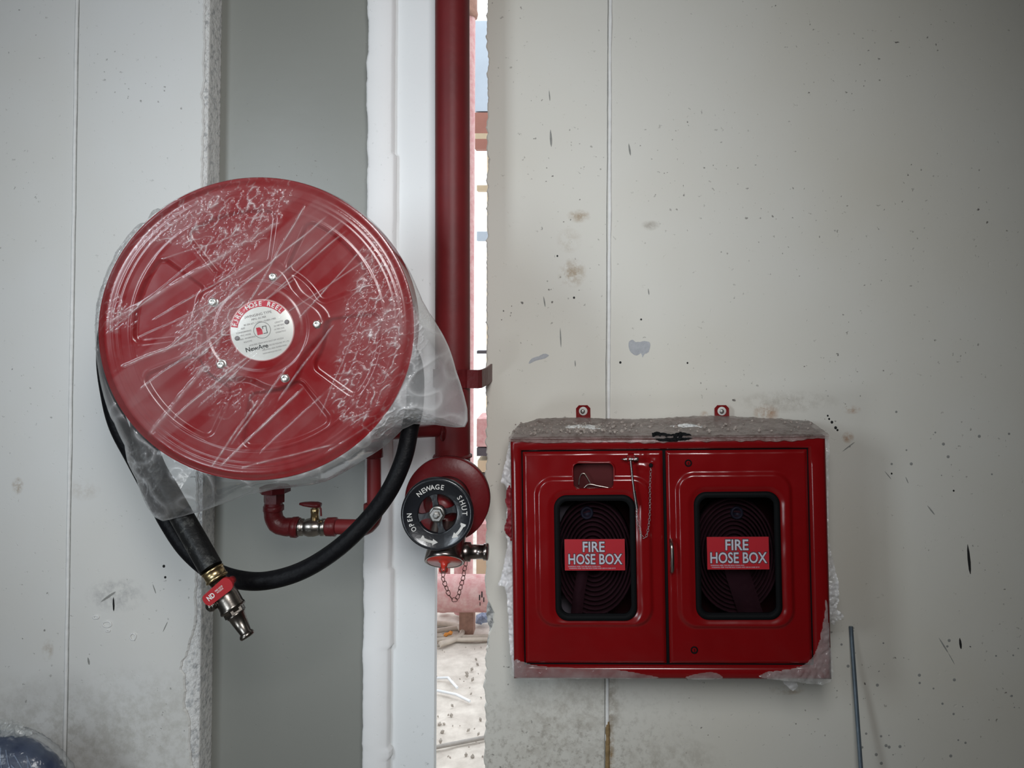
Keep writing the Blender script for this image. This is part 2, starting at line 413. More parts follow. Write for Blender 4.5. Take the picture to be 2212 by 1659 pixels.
# scratches and filler patches, each a small piece of the wall it is on
def scratch(px0, py0, px1, py1, wpx, m, par, name='scratch', th=.0006):
    a = P(px0, py0, W); b = P(px1, py1, W); d = (b-a); L = d.length; d.normalize(); u = Vector((-d.z, 0, d.x)); k = W/F*wpx/2
    poly = []
    for t, s in ((0, .1), (.25, .8), (.6, 1), (.85, .7), (1, .15)): poly.append(a+d*L*t+u*k*s)
    for t, s in ((1, .15), (.85, .8), (.5, 1), (.2, .7), (0, .1)): poly.append(a+d*L*t-u*k*s)
    obj(name, MB().prism([(p.x, p.z) for p in poly], W-th, W+.002), m, par)
for a in ((2090, 1176, 2096, 1240, 6, M_black), (2073, 1378, 2076, 1402, 5, M_black), (2003, 1092, 2019, 1112, 3, M_scr), (2028, 1378, 2048, 1410, 3, M_scr),
          (2048, 1410, 2062, 1435, 1.6, M_scr), (1186, 195, 1188, 218, 2.5, M_scr), (1189, 280, 1191, 317, 5, M_scr), (1358, 310, 1362, 336, 4, M_scr),
          (1174, 640, 1178, 663, 3, M_scr), (1210, 708, 1212, 750, 3, M_scr), (1400, 623, 1402, 637, 2.5, M_scr), (1242, 778, 1243, 792, 2.5, M_scr),
          (1911, 1018, 1925, 1035, 2, M_scr), (1820, 975, 1846, 955, 2.5, M_scr), (1956, 1030, 1962, 1044, 2, M_scr)):
    scratch(*a, wr)
for a in ((245, 1290, 246, 1320, 4, M_black), (218, 1300, 250, 1278, 5, M_scr), (352, 1365, 362, 1343, 2, M_scr), (330, 1262, 337, 1282, 2, M_scr), (190, 1420, 193, 1436, 4, M_scr)):
    scratch(*a, wl)
for cx, cy, r in ((1926, 1023, 2), (1240, 643, 2.4), (1204, 553, 2), (1385, 690, 2), (1340, 783, 2.6), (1485, 784, 2), (354, 1223, 3), (357, 1247, 2.5), (2060, 1060, 2), (1791, 905, 2.2), (1797, 912, 3), (1805, 924, 3.2), (1809, 929, 2.4), (1788, 898, 2)):
    p = P(cx, cy, W); k = r*W/F
    obj('pit', MB().prism([(p.x+k*math.cos(a*PI/4), p.z+k*1.1*math.sin(a*PI/4)) for a in range(8)], W-.0004, W+.002), M_black, wr if cx > 900 else wl)
random.seed(3)
for i in range(46):                      # grey spots low on the right wall
    px = random.uniform(1800, 2200); py = random.uniform(1380, 1650) if random.random() < .8 else random.uniform(870, 1100); r = random.choice((1.4, 2, 2.6, 3.4))
    p = P(px, py, W); k = r*W/F
    obj('pit', MB().prism([(p.x+k*math.cos(a*PI/4), p.z+k*math.sin(a*PI/4)) for a in range(8)], W-.0003, W+.002), M_scr, wr)
def patch(pts, par, th=.0008):
    q = [P(a, b, W) for a, b in pts]; q = catmull(q, 4, True)
    obj('filler_patch', MB().prism([(p.x+.0012*nz(p.x*300, p.z*300), p.z+.0012*nz(p.x*300, p.z*300, 4)) for p in q], W-th, W+.002), M_patch, par)
patch([(1358, 740), (1366, 734), (1374, 739), (1392, 737), (1404, 741), (1401, 760), (1392, 765), (1388, 772), (1384, 763), (1374, 768), (1360, 757)], wr)
patch([(1142, 786), (1148, 775), (1164, 769), (1176, 764), (1186, 768), (1174, 775), (1158, 779)], wr)
def dab(par, px, py, rx, ry):           # dried plaster dabs on the left wall
    p = P(px, py, W); k = W/F; pts = [Vector((p.x+math.cos(a)*rx*k*(1+.3*nz(a*2, px)), W-.0015, p.z+math.sin(a)*ry*k*(1+.3*nz(a*2, py)))) for a in [2*PI*i/18 for i in range(18)]]
    obj('plaster_dab', MB().tube(pts, .0016, 6, closed=True), M_bead, par)
dab(wl, 208, 1333, 6, 3); dab(wl, 232, 1348, 9, 6); dab(wl, 288, 1375, 6, 7); dab(wl, 234, 1362, 4, 2)

# ------------------------------------------------------------------ beyond the gap: bright building site
gnd = MB(); nx, ny = 90, 120
vs = []; fs = []
for j in range(ny+1):
    for i in range(nx+1):
        x = -2.2+3.6*i/nx; y = 2.29+6.7*(j/ny)**1.5
        h = .010*nz(x*7, y*7) + .006*nz(x*25, y*25) + .004*nz(x*60, y*60, 2)
        vs.append((x, y, (h-.004)*smooth(2.36, 2.5, y)))
for j in range(ny):
    for i in range(nx):
        a = j*(nx+1)+i; fs.append((a, a+1, a+nx+2, a+nx+1))
gnd.add(vs, fs, True); st('ground', gnd, M_ground)
M_pink = mat('dusty_red_pipe', (0.50, 0.22, 0.22), .8, bump=.4, bscale=60, col2=(.62, .42, .40), vscale=30)
M_brownst = mat('rusty_stub', (0.36, 0.20, 0.15), .9, bump=.8, bscale=50, var=.4, vscale=30)
M_cable = mat('beige_cable', (0.62, 0.54, 0.46), .7, var=.25, vscale=20)
M_white = mat('white_plastic', (0.85, 0.87, 0.90), .5, var=.08)
M_blue = mat('pale_blue_debris', (0.45, 0.55, 0.75), .8, col2=(.15, .2, .3), vscale=50)
M_tan = mat('tan_board', (0.62, 0.50, 0.34), .8, var=.2)
M_dk = mat('dark_debris', (0.10, 0.09, 0.10), .9, var=.3)
M_ply = mat('old_plank', (0.42, 0.39, 0.36), .85, bump=.4, var=.3, vscale=15)
M_orange = mat('orange_scrap', (0.75, 0.30, 0.06), .7, var=.2)
def vpipe(px, w, Y, y0, y1, label, name='site_pipe', m=M_pink):
    a = P(px, y0, Y); b = P(px, y1, Y); r = w/2*Y/F
    t = thing(name, (b.x, Y, b.z), label, 'pipe')
    obj('pipe', MB().tube([(a.x, Y, a.z), (a.x, Y, b.z)], r, 20), m, t); return t, a, r
t, a, r = vpipe(1007, 40, 3.68, 24, 1322, 'faded red pipe upright outside the gap, right behind the dark riser')
obj('coupling', MB().lathe((a.x, 3.68, P(1007, 30, 3.68).z), (0, 0, 1), [(-.02, r), (-.02, r*1.2), (0, r*1.3), (.02, r*1.2), (.2, r*1.2), (.2, r)], 20), M_brownst, t)
vpipe(960, 26, 3.7, 1120, 1319, 'short faded pipe beyond the gap under the valve cap')
# horizontal pipe lying low
pa = P(900, 1281, 3.5)
t = thing('site_pipe', (pa.x+.1, 3.5, pa.z-.0785), 'thick dusty pink pipe lying across beyond the gap, black print at its end', 'pipe')
obj('pipe', MB().tube([(-1.1, 3.5, pa.z), (1.0, 3.5, pa.z)], .0785, 36), M_pink, t)
mb = MB()
for px, py, s in ((1036, 1296, .030), (1041, 1290, .034), (1045, 1300, .026), (1037, 1308, .02)):
    p = P(px, py, 3.421); text(mb, 'I', p.x, 3.4205, p.z, s, .9, .04)
obj('printed_marks', mb, M_black, t)
p = P(1010, 1335, 3.3)
for px, lab in ((1010, 'rusty brown block propping the pink pipe beyond the gap'),):
    mb = MB(); p = P(px, 1330, 3.52); mb.box((p.x-.032, 3.49, .0), (p.x+.030, 3.55, pa.z-.076)); obj('prop_block', mb, M_brownst, label=lab, cat='block')
# cables
cabs = [([(930, 1346), (960, 1347), (985, 1352), (998, 1362), (994, 1374), (975, 1384), (950, 1392)], 3.16, .012, 'beige hose end curling back over the cable heap beyond the gap'),
        ([(925, 1370), (960, 1374), (1000, 1376), (1040, 1375), (1090, 1374)], 3.12, .009, 'pale straight cable, upper one across the gap floor'),
        ([(925, 1385), (960, 1381), (1000, 1382), (1045, 1381), (1090, 1383)], 3.07, .009, 'grey straight cable, lower one across the gap floor'),
        ([(925, 1366), (950, 1362), (972, 1358), (990, 1356)], 3.2, .010, 'whitish cable rising to the right under the pink pipe')]
for pts, Y, r, lab in cabs:
    pp = catmull([CAMP + ray(a, b)*(-(CZ-r)/ray(a, b).z) for a, b in pts], 8)
    for q in pp: q.z = r + (0 if Y > 3.1 else .0)
    obj('cable', MB().tube(pp, r, 10), M_cable, label=lab, cat='cable')
p = P(968, 1360, 3.13)
d_ = ray(968, 1365); p = CAMP + d_*(-(CZ-.03)/d_.z)
obj('orange_scrap', MB().lathe((p.x, p.y, .022), (1, .2, .3), [(-.02, .002), (-.012, .010), (0, .006), (.012, .010), (.02, .003)], 7, False), M_orange, label='tiny orange scrap among the cables beyond the gap', cat='scrap')
p = P(1042, 1338, 3.5)
mb = MB()
for i in range(7):
    q = P(1036+random.random()*22, 1325+random.random()*26, 3.6); s = .012+.02*random.random(); q.z = max(s, q.z-.03)
    mb.lathe(q, (random.random(), .3, random.random()), [(-s, .004), (0, s*.8), (s, .006)], 5, False)
obj('debris_heap', mb, M_blue, label='pale blue crumpled debris beside the gap wall under the pink pipe', cat='debris')
mb = MB(); a = P(925, 1602, 2.62); b = P(1075, 1585, 2.70); a.z = b.z = .006
mb.tube([a, b], .007, 6); obj('plank_strip', mb, M_ply, label='thin grey batten lying on the ground just beyond the gap', cat='batten')
for pts, lab in (([(944, 1465), (968, 1464), (988, 1486)], 'bent white packing strap on the dusty ground beyond the gap'), ([(944, 1492), (985, 1500), (1015, 1515)], 'long white strap lying below the bent one on the ground')):
    q = []
    for a_, b_ in pts:
        d = ray(a_, b_); tt = -(CZ-.008)/d.z; q.append(CAMP+d*tt)
    obj('packing_strap', MB().tube(q, .005, 6), M_white, label=lab, cat='strap')
mb = MB(); random.seed(5)
for i in range(60):
    px = random.uniform(930, 1062); py = random.uniform(1395, 1640); d = ray(px, py); q = CAMP+d*(-(CZ-.004)/d.z); s = .003+.008*random.random()**2
    mb.lathe(q, (random.random()-.5, random.random()-.5, .3), [(-s, .001), (0, s*.7), (s*.8, .001)], 5, False)
obj('ground_litter', mb, mat('grit', (.46, .41, .36), .9, var=.4), kind='stuff', label='scattered grit and splinters on the ground beyond the gap', cat='litter')
# uprights and boards seen as slivers to the right of the riser
def sliver(px0, px1, py0, py1, Y, m, lab, name, cat):
    a = P(px0, py0, Y); b = P(px1, py1, Y)
    return obj(name, MB().box((a.x, Y, b.z), (b.x, Y+.05, a.z)), m, label=lab, cat=cat)
M_sky = mat('pale_blue_sheet', (0.50, 0.58, 0.66), .7, var=.1)
M_redbr = mat('red_brown_panel', (0.38, 0.17, 0.13), .8, var=.2)
mb = MB(); a = P(1020, 30, 4.2); b = P(1075, 1240, 4.2)
post = thing('scaffold_upright', (P(1054, 900, 4.2).x, 4.2, 0), 'far site mast with coloured boards seen through the narrow gap beside the riser', 'mast')
obj('pole', MB().tube([(P(1056, 900, 4.25).x, 4.27, 0), (P(1056, 900, 4.25).x, 4.27, P(1056, -60, 4.25).z)], .018, 10), M_tan, post)
for (x0, x1, y0, y1, m, nm) in ((1026, 1060, 45, 240, M_sky, 'sheet'), (1026, 1062, 243, 288, M_redbr, 'board'), (1026, 1060, 288, 300, M_tan, 'board'), (1026, 1062, 300, 322, M_redbr, 'board'),
        (1030, 1060, 400, 412, M_tan, 'board'), (1030, 1064, 500, 520, M_sky, 'board'), (1030, 1064, 758, 764, M_dk, 'board')):
    a = P(x0, y0, 4.2); b = P(x1, y1, 4.2)
    obj(nm, MB().box((a.x, 4.2, b.z), (b.x, 4.26, a.z)), m, post)
crate = thing('site_crate', (P(1040, 1100, 3.9).x, 3.9, 0), 'stack of tan and pink crates seen past the right rim of the valve', 'crate')
for (x0, x1, y0, y1, m, nm) in ((1030, 1075, 905, 965, M_pink, 'panel'), (1030, 1075, 968, 985, M_dk, 'panel'), (1032, 1075, 995, 1020, M_tan, 'panel'), (1034, 1075, 1022, 1060, M_dk, 'panel'),
        (1030, 1075, 1132, 1195, M_pink, 'panel'), (1029, 1075, 1195, 1345, M_tan, 'panel')):
    a = P(x0, y0, 3.9); b = P(x1, y1, 3.9)
    obj(nm, MB().box((a.x, 3.9, b.z), (b.x, 4.1, a.z)), m, crate)

# ------------------------------------------------------------------ riser pipe
M_rpipe = mat('dark_red_pipe_paint', (0.150, 0.012, 0.014), .50, bump=.10, bscale=50, var=.25, vscale=8, coat=.0, spec=.35)
M_rfit = mat('dark_red_fitting', (0.12, 0.010, 0.012), .42, bump=.5, bscale=60, var=.3, vscale=20, spec=.35)
YR = 1.95
rt = P(977, -40, YR); rb = P(978, 1035, YR); rr = 37.2*YR/F
ris = thing('riser_pipe', rb, 'tall dark red riser pipe running up past the top of the picture beside the gap', 'pipe')
dirv = (rt-rb).normalized(); top = rb + dirv*((2.995-rb.z)/dirv.z)
obj('pipe', MB().tube([rb, top], rr, 48), M_rpipe, ris)
def weld(c, ax, r, w, seed, n=48):
    mb = MB(); ax = Vector(ax).normalized(); u = ax.orthogonal().normalized(); v = ax.cross(u); m = 8; vs = []; fs = []
    for j in range(m+1):
        t = j/m
        for k in range(n):
            a = 2*PI*k/n; rad = r + w*.5*math.sin(PI*t)*(1+.5*nz(a*4, seed, j*.3)); vs.append(Vector(c) + ax*(t-.5)*w*(1+.4*nz(a*3, seed+5)) + (u*math.cos(a)+v*math.sin(a))*rad)
    for j in range(m):
        for k in range(n): l = (k+1) % n; fs.append((j*n+k, j*n+l, (j+1)*n+l, (j+1)*n+k))
    mb.add(vs, fs); return mb
cz_ = P(978, 985, YR)
obj('weld_bead', weld(cz_, (0, 0, 1), rr, .011, 3), M_rfit, ris)
# clamp strap holding the riser to the wall
cl = thing('pipe_clamp', P(1010, 820, YR), 'dark red steel strap clamping the riser pipe beside the gap', 'clamp')
za = P(1010, 800, YR-.05).z; zb = P(1010, 840, YR-.05).z; cx = P(978, 820, YR).x
pts = []
R1 = rr+.002
for k in range(13):
    a = math.radians(200 + 100*k/12 + (20 if k == 12 else 0)); pts.append((cx+R1*math.cos(a), YR+R1*math.sin(a)))
xe = P(1038, 820, YR-.03).x
pts = [p for p in pts]
pts += [(cx+R1*.95, YR-R1*.75), (xe-.005, YR-.038), (xe, YR-.030), (xe+.006, YR+.03), (xe+.006, W)]
th = .004
mb = MB(); n = len(pts); vs = []
for i, (x, y) in enumerate(pts):
    q = Vector(pts[min(i+1, n-1)]) - Vector(pts[max(i-1, 0)]); q.normalize(); nx_, ny_ = q.y, -q.x
    vs += [(x, y, zb), (x, y, za), (x+nx_*th, y+ny_*th, zb), (x+nx_*th, y+ny_*th, za)]
fs = []
for i in range(n-1):
    a = i*4; b = a+4
    fs += [(a, b, b+1, a+1), (a+2, a+3, b+3, b+2), (a+1, b+1, b+3, a+3), (a, a+2, b+2, b)]
fs += [(0, 1, 3, 2), (4*n-4, 4*n-2, 4*n-1, 4*n-3)]
mb.add(vs, fs, False); obj('strap', mb, M_rfit, cl)

# ------------------------------------------------------------------ feed pipe to the reel
YF = 1.80
k = YF/F
fd = thing('feed_pipe', P(590, 1062, YF), 'thin dark red feed pipe looping from the riser under the reel', 'pipe')
a = P(950, 934, 1.90); b = P(832, 938, YF+.03); c = P(808, 965, YF)
def elbow(p0, pc, p1, n=8):
    p0, pc, p1 = map(Vector, (p0, pc, p1)); return [(1-t)**2*p0 + 2*t*(1-t)*pc + t*t*p1 for t in [i/n for i in range(n+1)]]
br = MB().tube([(cx-rr*.6, YR-.02, a.z)] + elbow(P(840, 935, YF+.02), P(808, 936, YF), P(808, 970, YF)), .0155, 20)
obj('branch_pipe', br, M_rpipe, fd)
obj('weld_bead', weld(P(958, 935, 1.915), (1, 0, 0), .015, .010, 8, 24), M_rfit, fd)
obj('drop_pipe', MB().tube([P(808, 960, YF), P(808, 1115, YF)], 15*k, 20), M_rpipe, fd)
obj('socket', MB().lathe(P(808, 968, YF), (0, 0, -1), [(-.012, .016), (-.012, .021), (.02, .021), (.022, .016)], 20), M_rfit, fd)
mb = MB(); pts = elbow(P(808, 1098, YF), P(808, 1140, YF), P(770, 1140, YF), 10); mb.tube(pts, [19*k*(1+.05*nz(i*.9)) for i in range(11)], 20)
mb.lathe(P(808, 1098, YF), (0, 0, 1), [(-.006, 19*k), (-.004, 22*k), (.010, 22*k), (.012, 17*k)], 20)
obj('elbow', mb, M_rfit, fd)
obj('run_pipe', MB().tube([P(785, 1139, YF), P(700, 1137, YF)], 16*k, 20), M_rpipe, fd)
mb = MB()
mb.lathe(P(718, 1138, YF), (-1, 0, 0), [(-.010, 16*k), (-.008, 20*k), (.012, 19.5*k), (.014, 18*k)], 20)
obj('socket', mb, M_rfit, fd)
M_chrome = mat('tarnished_nickel', (0.46, 0.42, 0.38), .3, 1.0, bump=.25, bscale=60, var=.35, vscale=25)
M_brass = mat('dull_brass', (0.55, 0.42, 0.22), .32, 1.0, var=.3, vscale=20)
bv = MB().lathe(P(706, 1139, YF), (-1, 0, 0), [(0, 15*k), (0, 18*k), (.012, 18*k), (.014, 15*k), (.018, 17*k), (.028, 19.5*k), (.040, 19.5*k), (.048, 17*k), (.052, 15*k), (.054, 18*k), (.066, 18*k), (.066, 15*k)], 24)
bvo = obj('ball_valve', bv, M_chrome, fd)
obj('valve_stem', MB().lathe(P(680, 1122, YF), (0, 0, 1), [(0, 9*k), (.014, 8*k), (.016, 9*k), (.024, 9*k), (.026, 5*k), (.032, 5*k)], 16), M_brass, bvo)
lv = MB(); q = P(676, 1090, YF)
prof = [(-.004-.026, .0032), (-.020, .006), (-.004, .008), (.010, .0085), (.018, .006)]
lv.lathe(q, (1, 0, -.08), prof, 14); lv.xf(Matrix.Translation(q) @ Matrix.Diagonal((1, 1.4, .8, 1)) @ Matrix.Translation(-q))
lv.tube([q+Vector((.014, -.004, .0)), q+Vector((.020, -.006, -.008)), q+Vector((.021, -.006, -.024))], .0022, 8)
obj('valve_lever', lv, M_rfit, bvo)
mb = MB(); pts = elbow(P(628, 1138, YF), P(588, 1142, YF), P(590, 1100, YF), 12)
mb.tube([P(646, 1139, YF)] + pts + [P(591, 1084, YF)], [20*k]+[(19+2*nz(i*.8, 5))*k for i in range(13)]+[18*k], 22)
mb.lathe(P(640, 1139, YF), (-1, 0, 0), [(-.004, 17*k), (-.002, 22*k), (.009, 21.5*k), (.011, 18*k)], 20)
mb.lathe(P(591, 1102, YF), (0, 0, 1), [(-.003, 18*k), (0, 21.5*k), (.010, 21*k), (.012, 18*k)], 20)
obj('elbow', mb, M_rfit, fd)
obj('union_nut', MB().lathe(P(592, 1086, YF), (0, 0, 1), [(0, 17*k), (.0015, 22*k), (.022, 22*k), (.024, 19*k)], 6, False, .3), M_rfit, fd)
obj('swivel_plate', MB().lathe(P(594, 1063, YF), (0, 0, 1), [(0, 30*k), (.001, 32*k), (.012, 32*k), (.013, 30*k)], 8, False, .2), M_rfit, fd)

# ------------------------------------------------------------------ landing valve
lvz = thing('landing_valve', P(966, 1079, 1.87), 'red landing valve with a lettered black handwheel at the foot of the riser', 'valve')
M_vred = mat('valve_red', (0.15, 0.010, 0.013), .38, bump=.15, bscale=60, var=.25, vscale=12, spec=.3)
M_vred2 = mat('cap_red', (0.50, 0.035, 0.02), .35, bump=.1, var=.2, vscale=40, coat=.3)
M_wheel = mat('black_handwheel_paint', (0.010, 0.011, 0.014), .28, bump=.15, bscale=80, coat=.2)
M_letter = mat('off_white_paint', (0.62, 0.61, 0.58), .6, var=.15, vscale=80)
M_steel = mat('zinc_nut', (0.42, 0.41, 0.39), .4, 1.0, var=.3, vscale=60)
fc = P(966, 1079, 1.87); R = 91*1.87/F
obj('flange', MB().lathe(fc, (0, 1, 0), [(-.004, R*.55), (-.003, R*.97), (0, R), (.016, R), (.018, R*.97), (.018, .05)], 64), M_vred, lvz)
body = MB().lathe(fc, (0, 1, 0), [(-.085, .018), (-.078, .026), (-.06, .028), (-.055, .040), (-.045, .042), (-.038, .040), (-.02, .052), (-.004, .056)], 40)
body.lathe((rb.x, YR, fc.z-.05), (0, 0, 1), [(0, .03), (.01, rr), (.11, rr), (.115, rr*.98)], 32)
obj('body', body, M_vred, lvz)
wc = P(945, 1109, 1.76); R = 78*1.76/F
obj('stem', MB().lathe(Vector((wc.x, wc.y, wc.z)), (fc-wc).normalized(), [(-.004, .008), (.06, .008), (.10, .011)], 16), M_steel, lvz)
hw = MB(); n = 72; prof = [(.52, .004), (.53, -.003), (.56, -.004), (.86, -.004), (.90, -.007), (.95, -.008), (.99, -.005), (1.0, .001), (.98, .007), (.94, .009), (.9, .006), (.6, .005), (.53, .006)]
vs = []; fs = []
for rho, y in prof:
    for i in range(n): a = 2*PI*i/n; vs.append((wc.x+R*rho*math.cos(a), wc.y+y, wc.z+R*rho*math.sin(a)))
m = len(prof)
for j in range(m):
    for i in range(n): l = (i+1) % n; fs.append((j*n+i, j*n+l, ((j+1) % m)*n+l, ((j+1) % m)*n+i))
hw.add(vs, fs)
for ang in (102, 14, 192, 284):
    a = math.radians(ang); d = Vector((math.cos(a), 0, math.sin(a))); u = Vector((-d.z, 0, d.x))
    poly = []
    for t, w2 in ((.14, .10), (.3, .07), (.42, .075), (.56, .13)): poly.append((t, w2))
    pl = [wc + d*R*t + u*R*w2 for t, w2 in poly] + [wc + d*R*t - u*R*w2 for t, w2 in poly[::-1]]
    hw.prism([(p.x, p.z) for p in pl], wc.y-.002, wc.y+.006)
hw.lathe(wc, (0, 1, 0), [(-.003, .014), (-.002, .017), (.008, .018), (.010, .015)], 24)
who = obj('handwheel', hw, M_wheel, lvz)
yy = wc.y-.0046
for wd_, r_, a0_, a1_, sz_, sx_ in (('NEWAGE', .735, 132, 79, .0155, .95), ('SHUT', .76, 36, 1, .0160, .95), ('OPEN', .76, 213, 183, .0155, .85)):
    mb = MB(); arctext(mb, wd_, wc.x, yy, wc.z, R*r_, a0_, a1_, sz_, .008, sx_, .0004); obj('lettering', mb, M_letter, who)
def arrow(a0, a1, r):
    mb = MB(); pts_o = []; pts_i = []; n = 8
    for i in range(n+1):
        a = math.radians(a0+(a1-a0)*.70*i/n); w_ = .035 if i > 1 else .075
        pts_o.append((wc.x+R*(r+w_)*math.cos(a), wc.z+R*(r+w_)*math.sin(a))); pts_i.append((wc.x+R*(r-w_)*math.cos(a), wc.z+R*(r-w_)*math.sin(a)))
    ah = math.radians(a0+(a1-a0)*.70); at = math.radians(a1)
    head = [(wc.x+R*(r+.09)*math.cos(ah), wc.z+R*(r+.09)*math.sin(ah)), (wc.x+R*r*math.cos(at), wc.z+R*r*math.sin(at)), (wc.x+R*(r-.09)*math.cos(ah), wc.z+R*(r-.09)*math.sin(ah))]
    vs = [(x_, yy-.0004, z_) for x_, z_ in pts_o]; m_ = len(vs); vs += [(x_, yy-.0004, z_) for x_, z_ in pts_i]
    mb.add(vs, [(i, i+1, m_+i+1, m_+i) for i in range(m_-1)], False); mb.add([(x_, yy-.0004, z_) for x_, z_ in head], [(0, 1, 2)], False)
    obj('arrow_mark', mb, M_letter, who)
arrow(236, 272, .77); arrow(-20, -58, .77)
nut = MB().lathe(wc+Vector((0, -.004, 0)), (0, -1, 0), [(0, .0185), (.002, .0185), (.002, .016), (.009, .016), (.011, .014), (.011, .008), (.015, .008), (.016, .004)], 6, False, .2)
nut.lathe(wc+Vector((0, -.005, 0)), (0, -1, 0), [(0, .0185), (.003, .018), (.004, .015)], 28)
obj('wheel_nut', nut, M_steel, who)
# oblique outlet
cc = P(960, 1214, 1.80); ax = Vector((0, -.60, -.80)).normalized(); kk = 1.80/F
M_barrel = mat('barrel_nickel', (0.36, 0.31, 0.29), .26, 1.0, bump=.06, bscale=40, var=.3, vscale=12)
bar = MB().lathe(cc - ax*.10, ax, [(0, 38*kk), (.005, 40*kk), (.075, 40*kk), (.08, 41*kk), (.095, 42.5*kk), (.100, 42*kk), (.100, 38*kk), (.094, 37*kk), (.09, 10*kk)], 48)
obj('outlet_barrel', bar, M_barrel, lvz)
obj('outlet_neck', MB().lathe(cc - ax*.09, -ax, [(-.004, .036), (.0, .036), (.03, .036), (.05, .03)], 28), M_vred, lvz)
cap = MB().lathe(cc - ax*.004, ax, [(-.004, 37*kk), (.002, 37*kk), (.004, 36*kk), (.004, 15*kk), (.008, 8*kk), (.016, 6.5*kk), (.019, 9.5*kk), (.024, 9.5*kk), (.028, 7*kk)], 40)
obj('outlet_cap', cap, M_vred2, lvz)
lg = P(1003, 1192, 1.83); kk2 = 1.83/F
obj('side_lug', MB().lathe(lg+Vector((-.012, 0, 0)), (1, 0, 0), [(0, 16*kk2), (.011, 20*kk2), (.026, 20*kk2), (.028, 15*kk2), (.056, 15*kk2), (.057, 17.5*kk2), (.066, 17.5*kk2), (.067, 16*kk2)], 28), M_barrel, lvz)
# cap chain, one object per link
M_chain = mat('rusty_chain', (0.16, 0.07, 0.06), .5, .6, var=.3, vscale=60)
ch = obj('cap_chain', MB().tube([P(957+dx, 1229+dy, 1.775) for dx, dy in ((-5, -4), (-4, 4), (0, 7), (6, 4), (6, -5))], .0013, 8), M_chain, lvz)
def linkmb(L, wd, r):
    mb = MB(); pts = []
    for i in range(20):
        a = 2*PI*i/20; pts.append((wd*math.cos(a)*(1 if math.sin(a) < 0 else .8), 0, L*math.sin(a)))
    mb.tube(pts, r, 6, closed=True); return mb
def chain_links(path, Y, lm, parent, pm, first=True, jitter=0.25):
    """places link objects along a pixel path"""
    pts = catmull([P(a, b, Y) for a, b in path], 24); d = [0]
    for i in range(1, len(pts)): d.append(d[-1]+(pts[i]-pts[i-1]).length)
    pitch = lm; s = pitch/2; out = []
    while s < d[-1]:
        i = max(j for j in range(len(d)) if d[j] <= s); i = min(i, len(pts)-2)
        t = (s-d[i])/max(d[i+1]-d[i], 1e-9); p = pts[i].lerp(pts[i+1], t); tg = (pts[i+1]-pts[i]).normalized(); out.append((p, tg)); s += pitch
    return out
ls = chain_links([(958, 1236), (957, 1250), (963, 1266), (969, 1282), (976, 1293), (985, 1295), (991, 1283), (995, 1268), (1000, 1250), (1003, 1232), (1006, 1217)], 1.77, .0107, None, None)
base = None
PMi = ROOTM[ch.name].inverted()
for i, (p, tg) in enumerate(ls):
    xa = Vector((1, 0, 0)); z = tg; tw = (25 if i % 2 else -25) + (40 if i % 5 == 0 else 0)
    y = z.cross(xa).normalized(); x = y.cross(z).normalized(); Rm = Matrix((x, y, z)).transposed().to_4x4() @ Matrix.Rotation(math.radians(tw), 4, 'Z')
    if base is None:
        me = bpy.data.meshes.new('link'); lm = linkmb(.0064, .0046, .0009)
        me.from_pydata([tuple(v) for v in lm.v], [], lm.f); me.polygons.foreach_set('use_smooth', lm.sm); me.materials.append(M_chain)
        base = bpy.data.objects.new('link', me); o = put(base, ch)
    else: o = base.copy(); COL.objects.link(o); o.parent = ch
    L4 = PMi @ Matrix.Translation(p) @ Rm; o.location = L4.to_translation(); o.rotation_euler = L4.to_euler()

# ------------------------------------------------------------------ film helpers
def set_haze(o, vals):
    at = o.data.attributes.new('haze', 'FLOAT', 'POINT'); at.data.foreach_set('value', vals)
def inside(p, poly):
    x, y = p; c = False; n = len(poly)
    for i in range(n):
        x1, y1 = poly[i]; x2, y2 = poly[i-1]
        if (y1 > y) != (y2 > y) and x < (x2-x1)*(y-y1)/(y2-y1)+x1: c = not c
    return c
def nearest(p, poly):
    best = None; bd = 1e9; px, py = p
    for i in range(len(poly)):
        x1, y1 = poly[i-1]; x2, y2 = poly[i]; dx, dy = x2-x1, y2-y1; L = dx*dx+dy*dy
        t = max(0, min(1, ((px-x1)*dx+(py-y1)*dy)/L)) if L else 0
        qx, qy = x1+t*dx, y1+t*dy; d = (qx-px)**2+(qy-py)**2
        if d < bd: bd = d; best = (qx, qy)
    return best
def film(poly, step, fy, amp=.003, ragged=0, seed=0, freq=60):
    """crumpled sheet over an (x,z) outline; fy(x,z) gives its y"""
    if ragged: poly = [(x+ragged*nz(x*150, z*150, seed), z+ragged*nz(x*150, z*150, seed+9)) for x, z in poly]
    x0 = min(p[0] for p in poly); x1 = max(p[0] for p in poly); z0 = min(p[1] for p in poly); z1 = max(p[1] for p in poly)
    nx = int((x1-x0)/step)+2; nzz = int((z1-z0)/step)+2; idx = {}; vs = []; fs = []
    def vid(i, j):
        if (i, j) not in idx:
            p = (x0+i*step, z0+j*step)
            if not inside(p, poly): p = nearest(p, poly)
            x, z = p
            h = amp*(abs(nz(x*freq, z*freq, seed))*1.4 + .6*abs(nz(x*freq*2.3, z*freq*2.3, seed+4)) + .8*nz(x*freq*.35, z*freq*.35, seed+8))
            idx[(i, j)] = len(vs); vs.append((x, fy(x, z)-h, z))
        return idx[(i, j)]
    for i in range(nx):
        for j in range(nzz):
            if inside((x0+(i+.5)*step, z0+(j+.5)*step), poly): fs.append((vid(i, j), vid(i+1, j), vid(i+1, j+1), vid(i, j+1)))
    return MB().add(vs, fs, True)

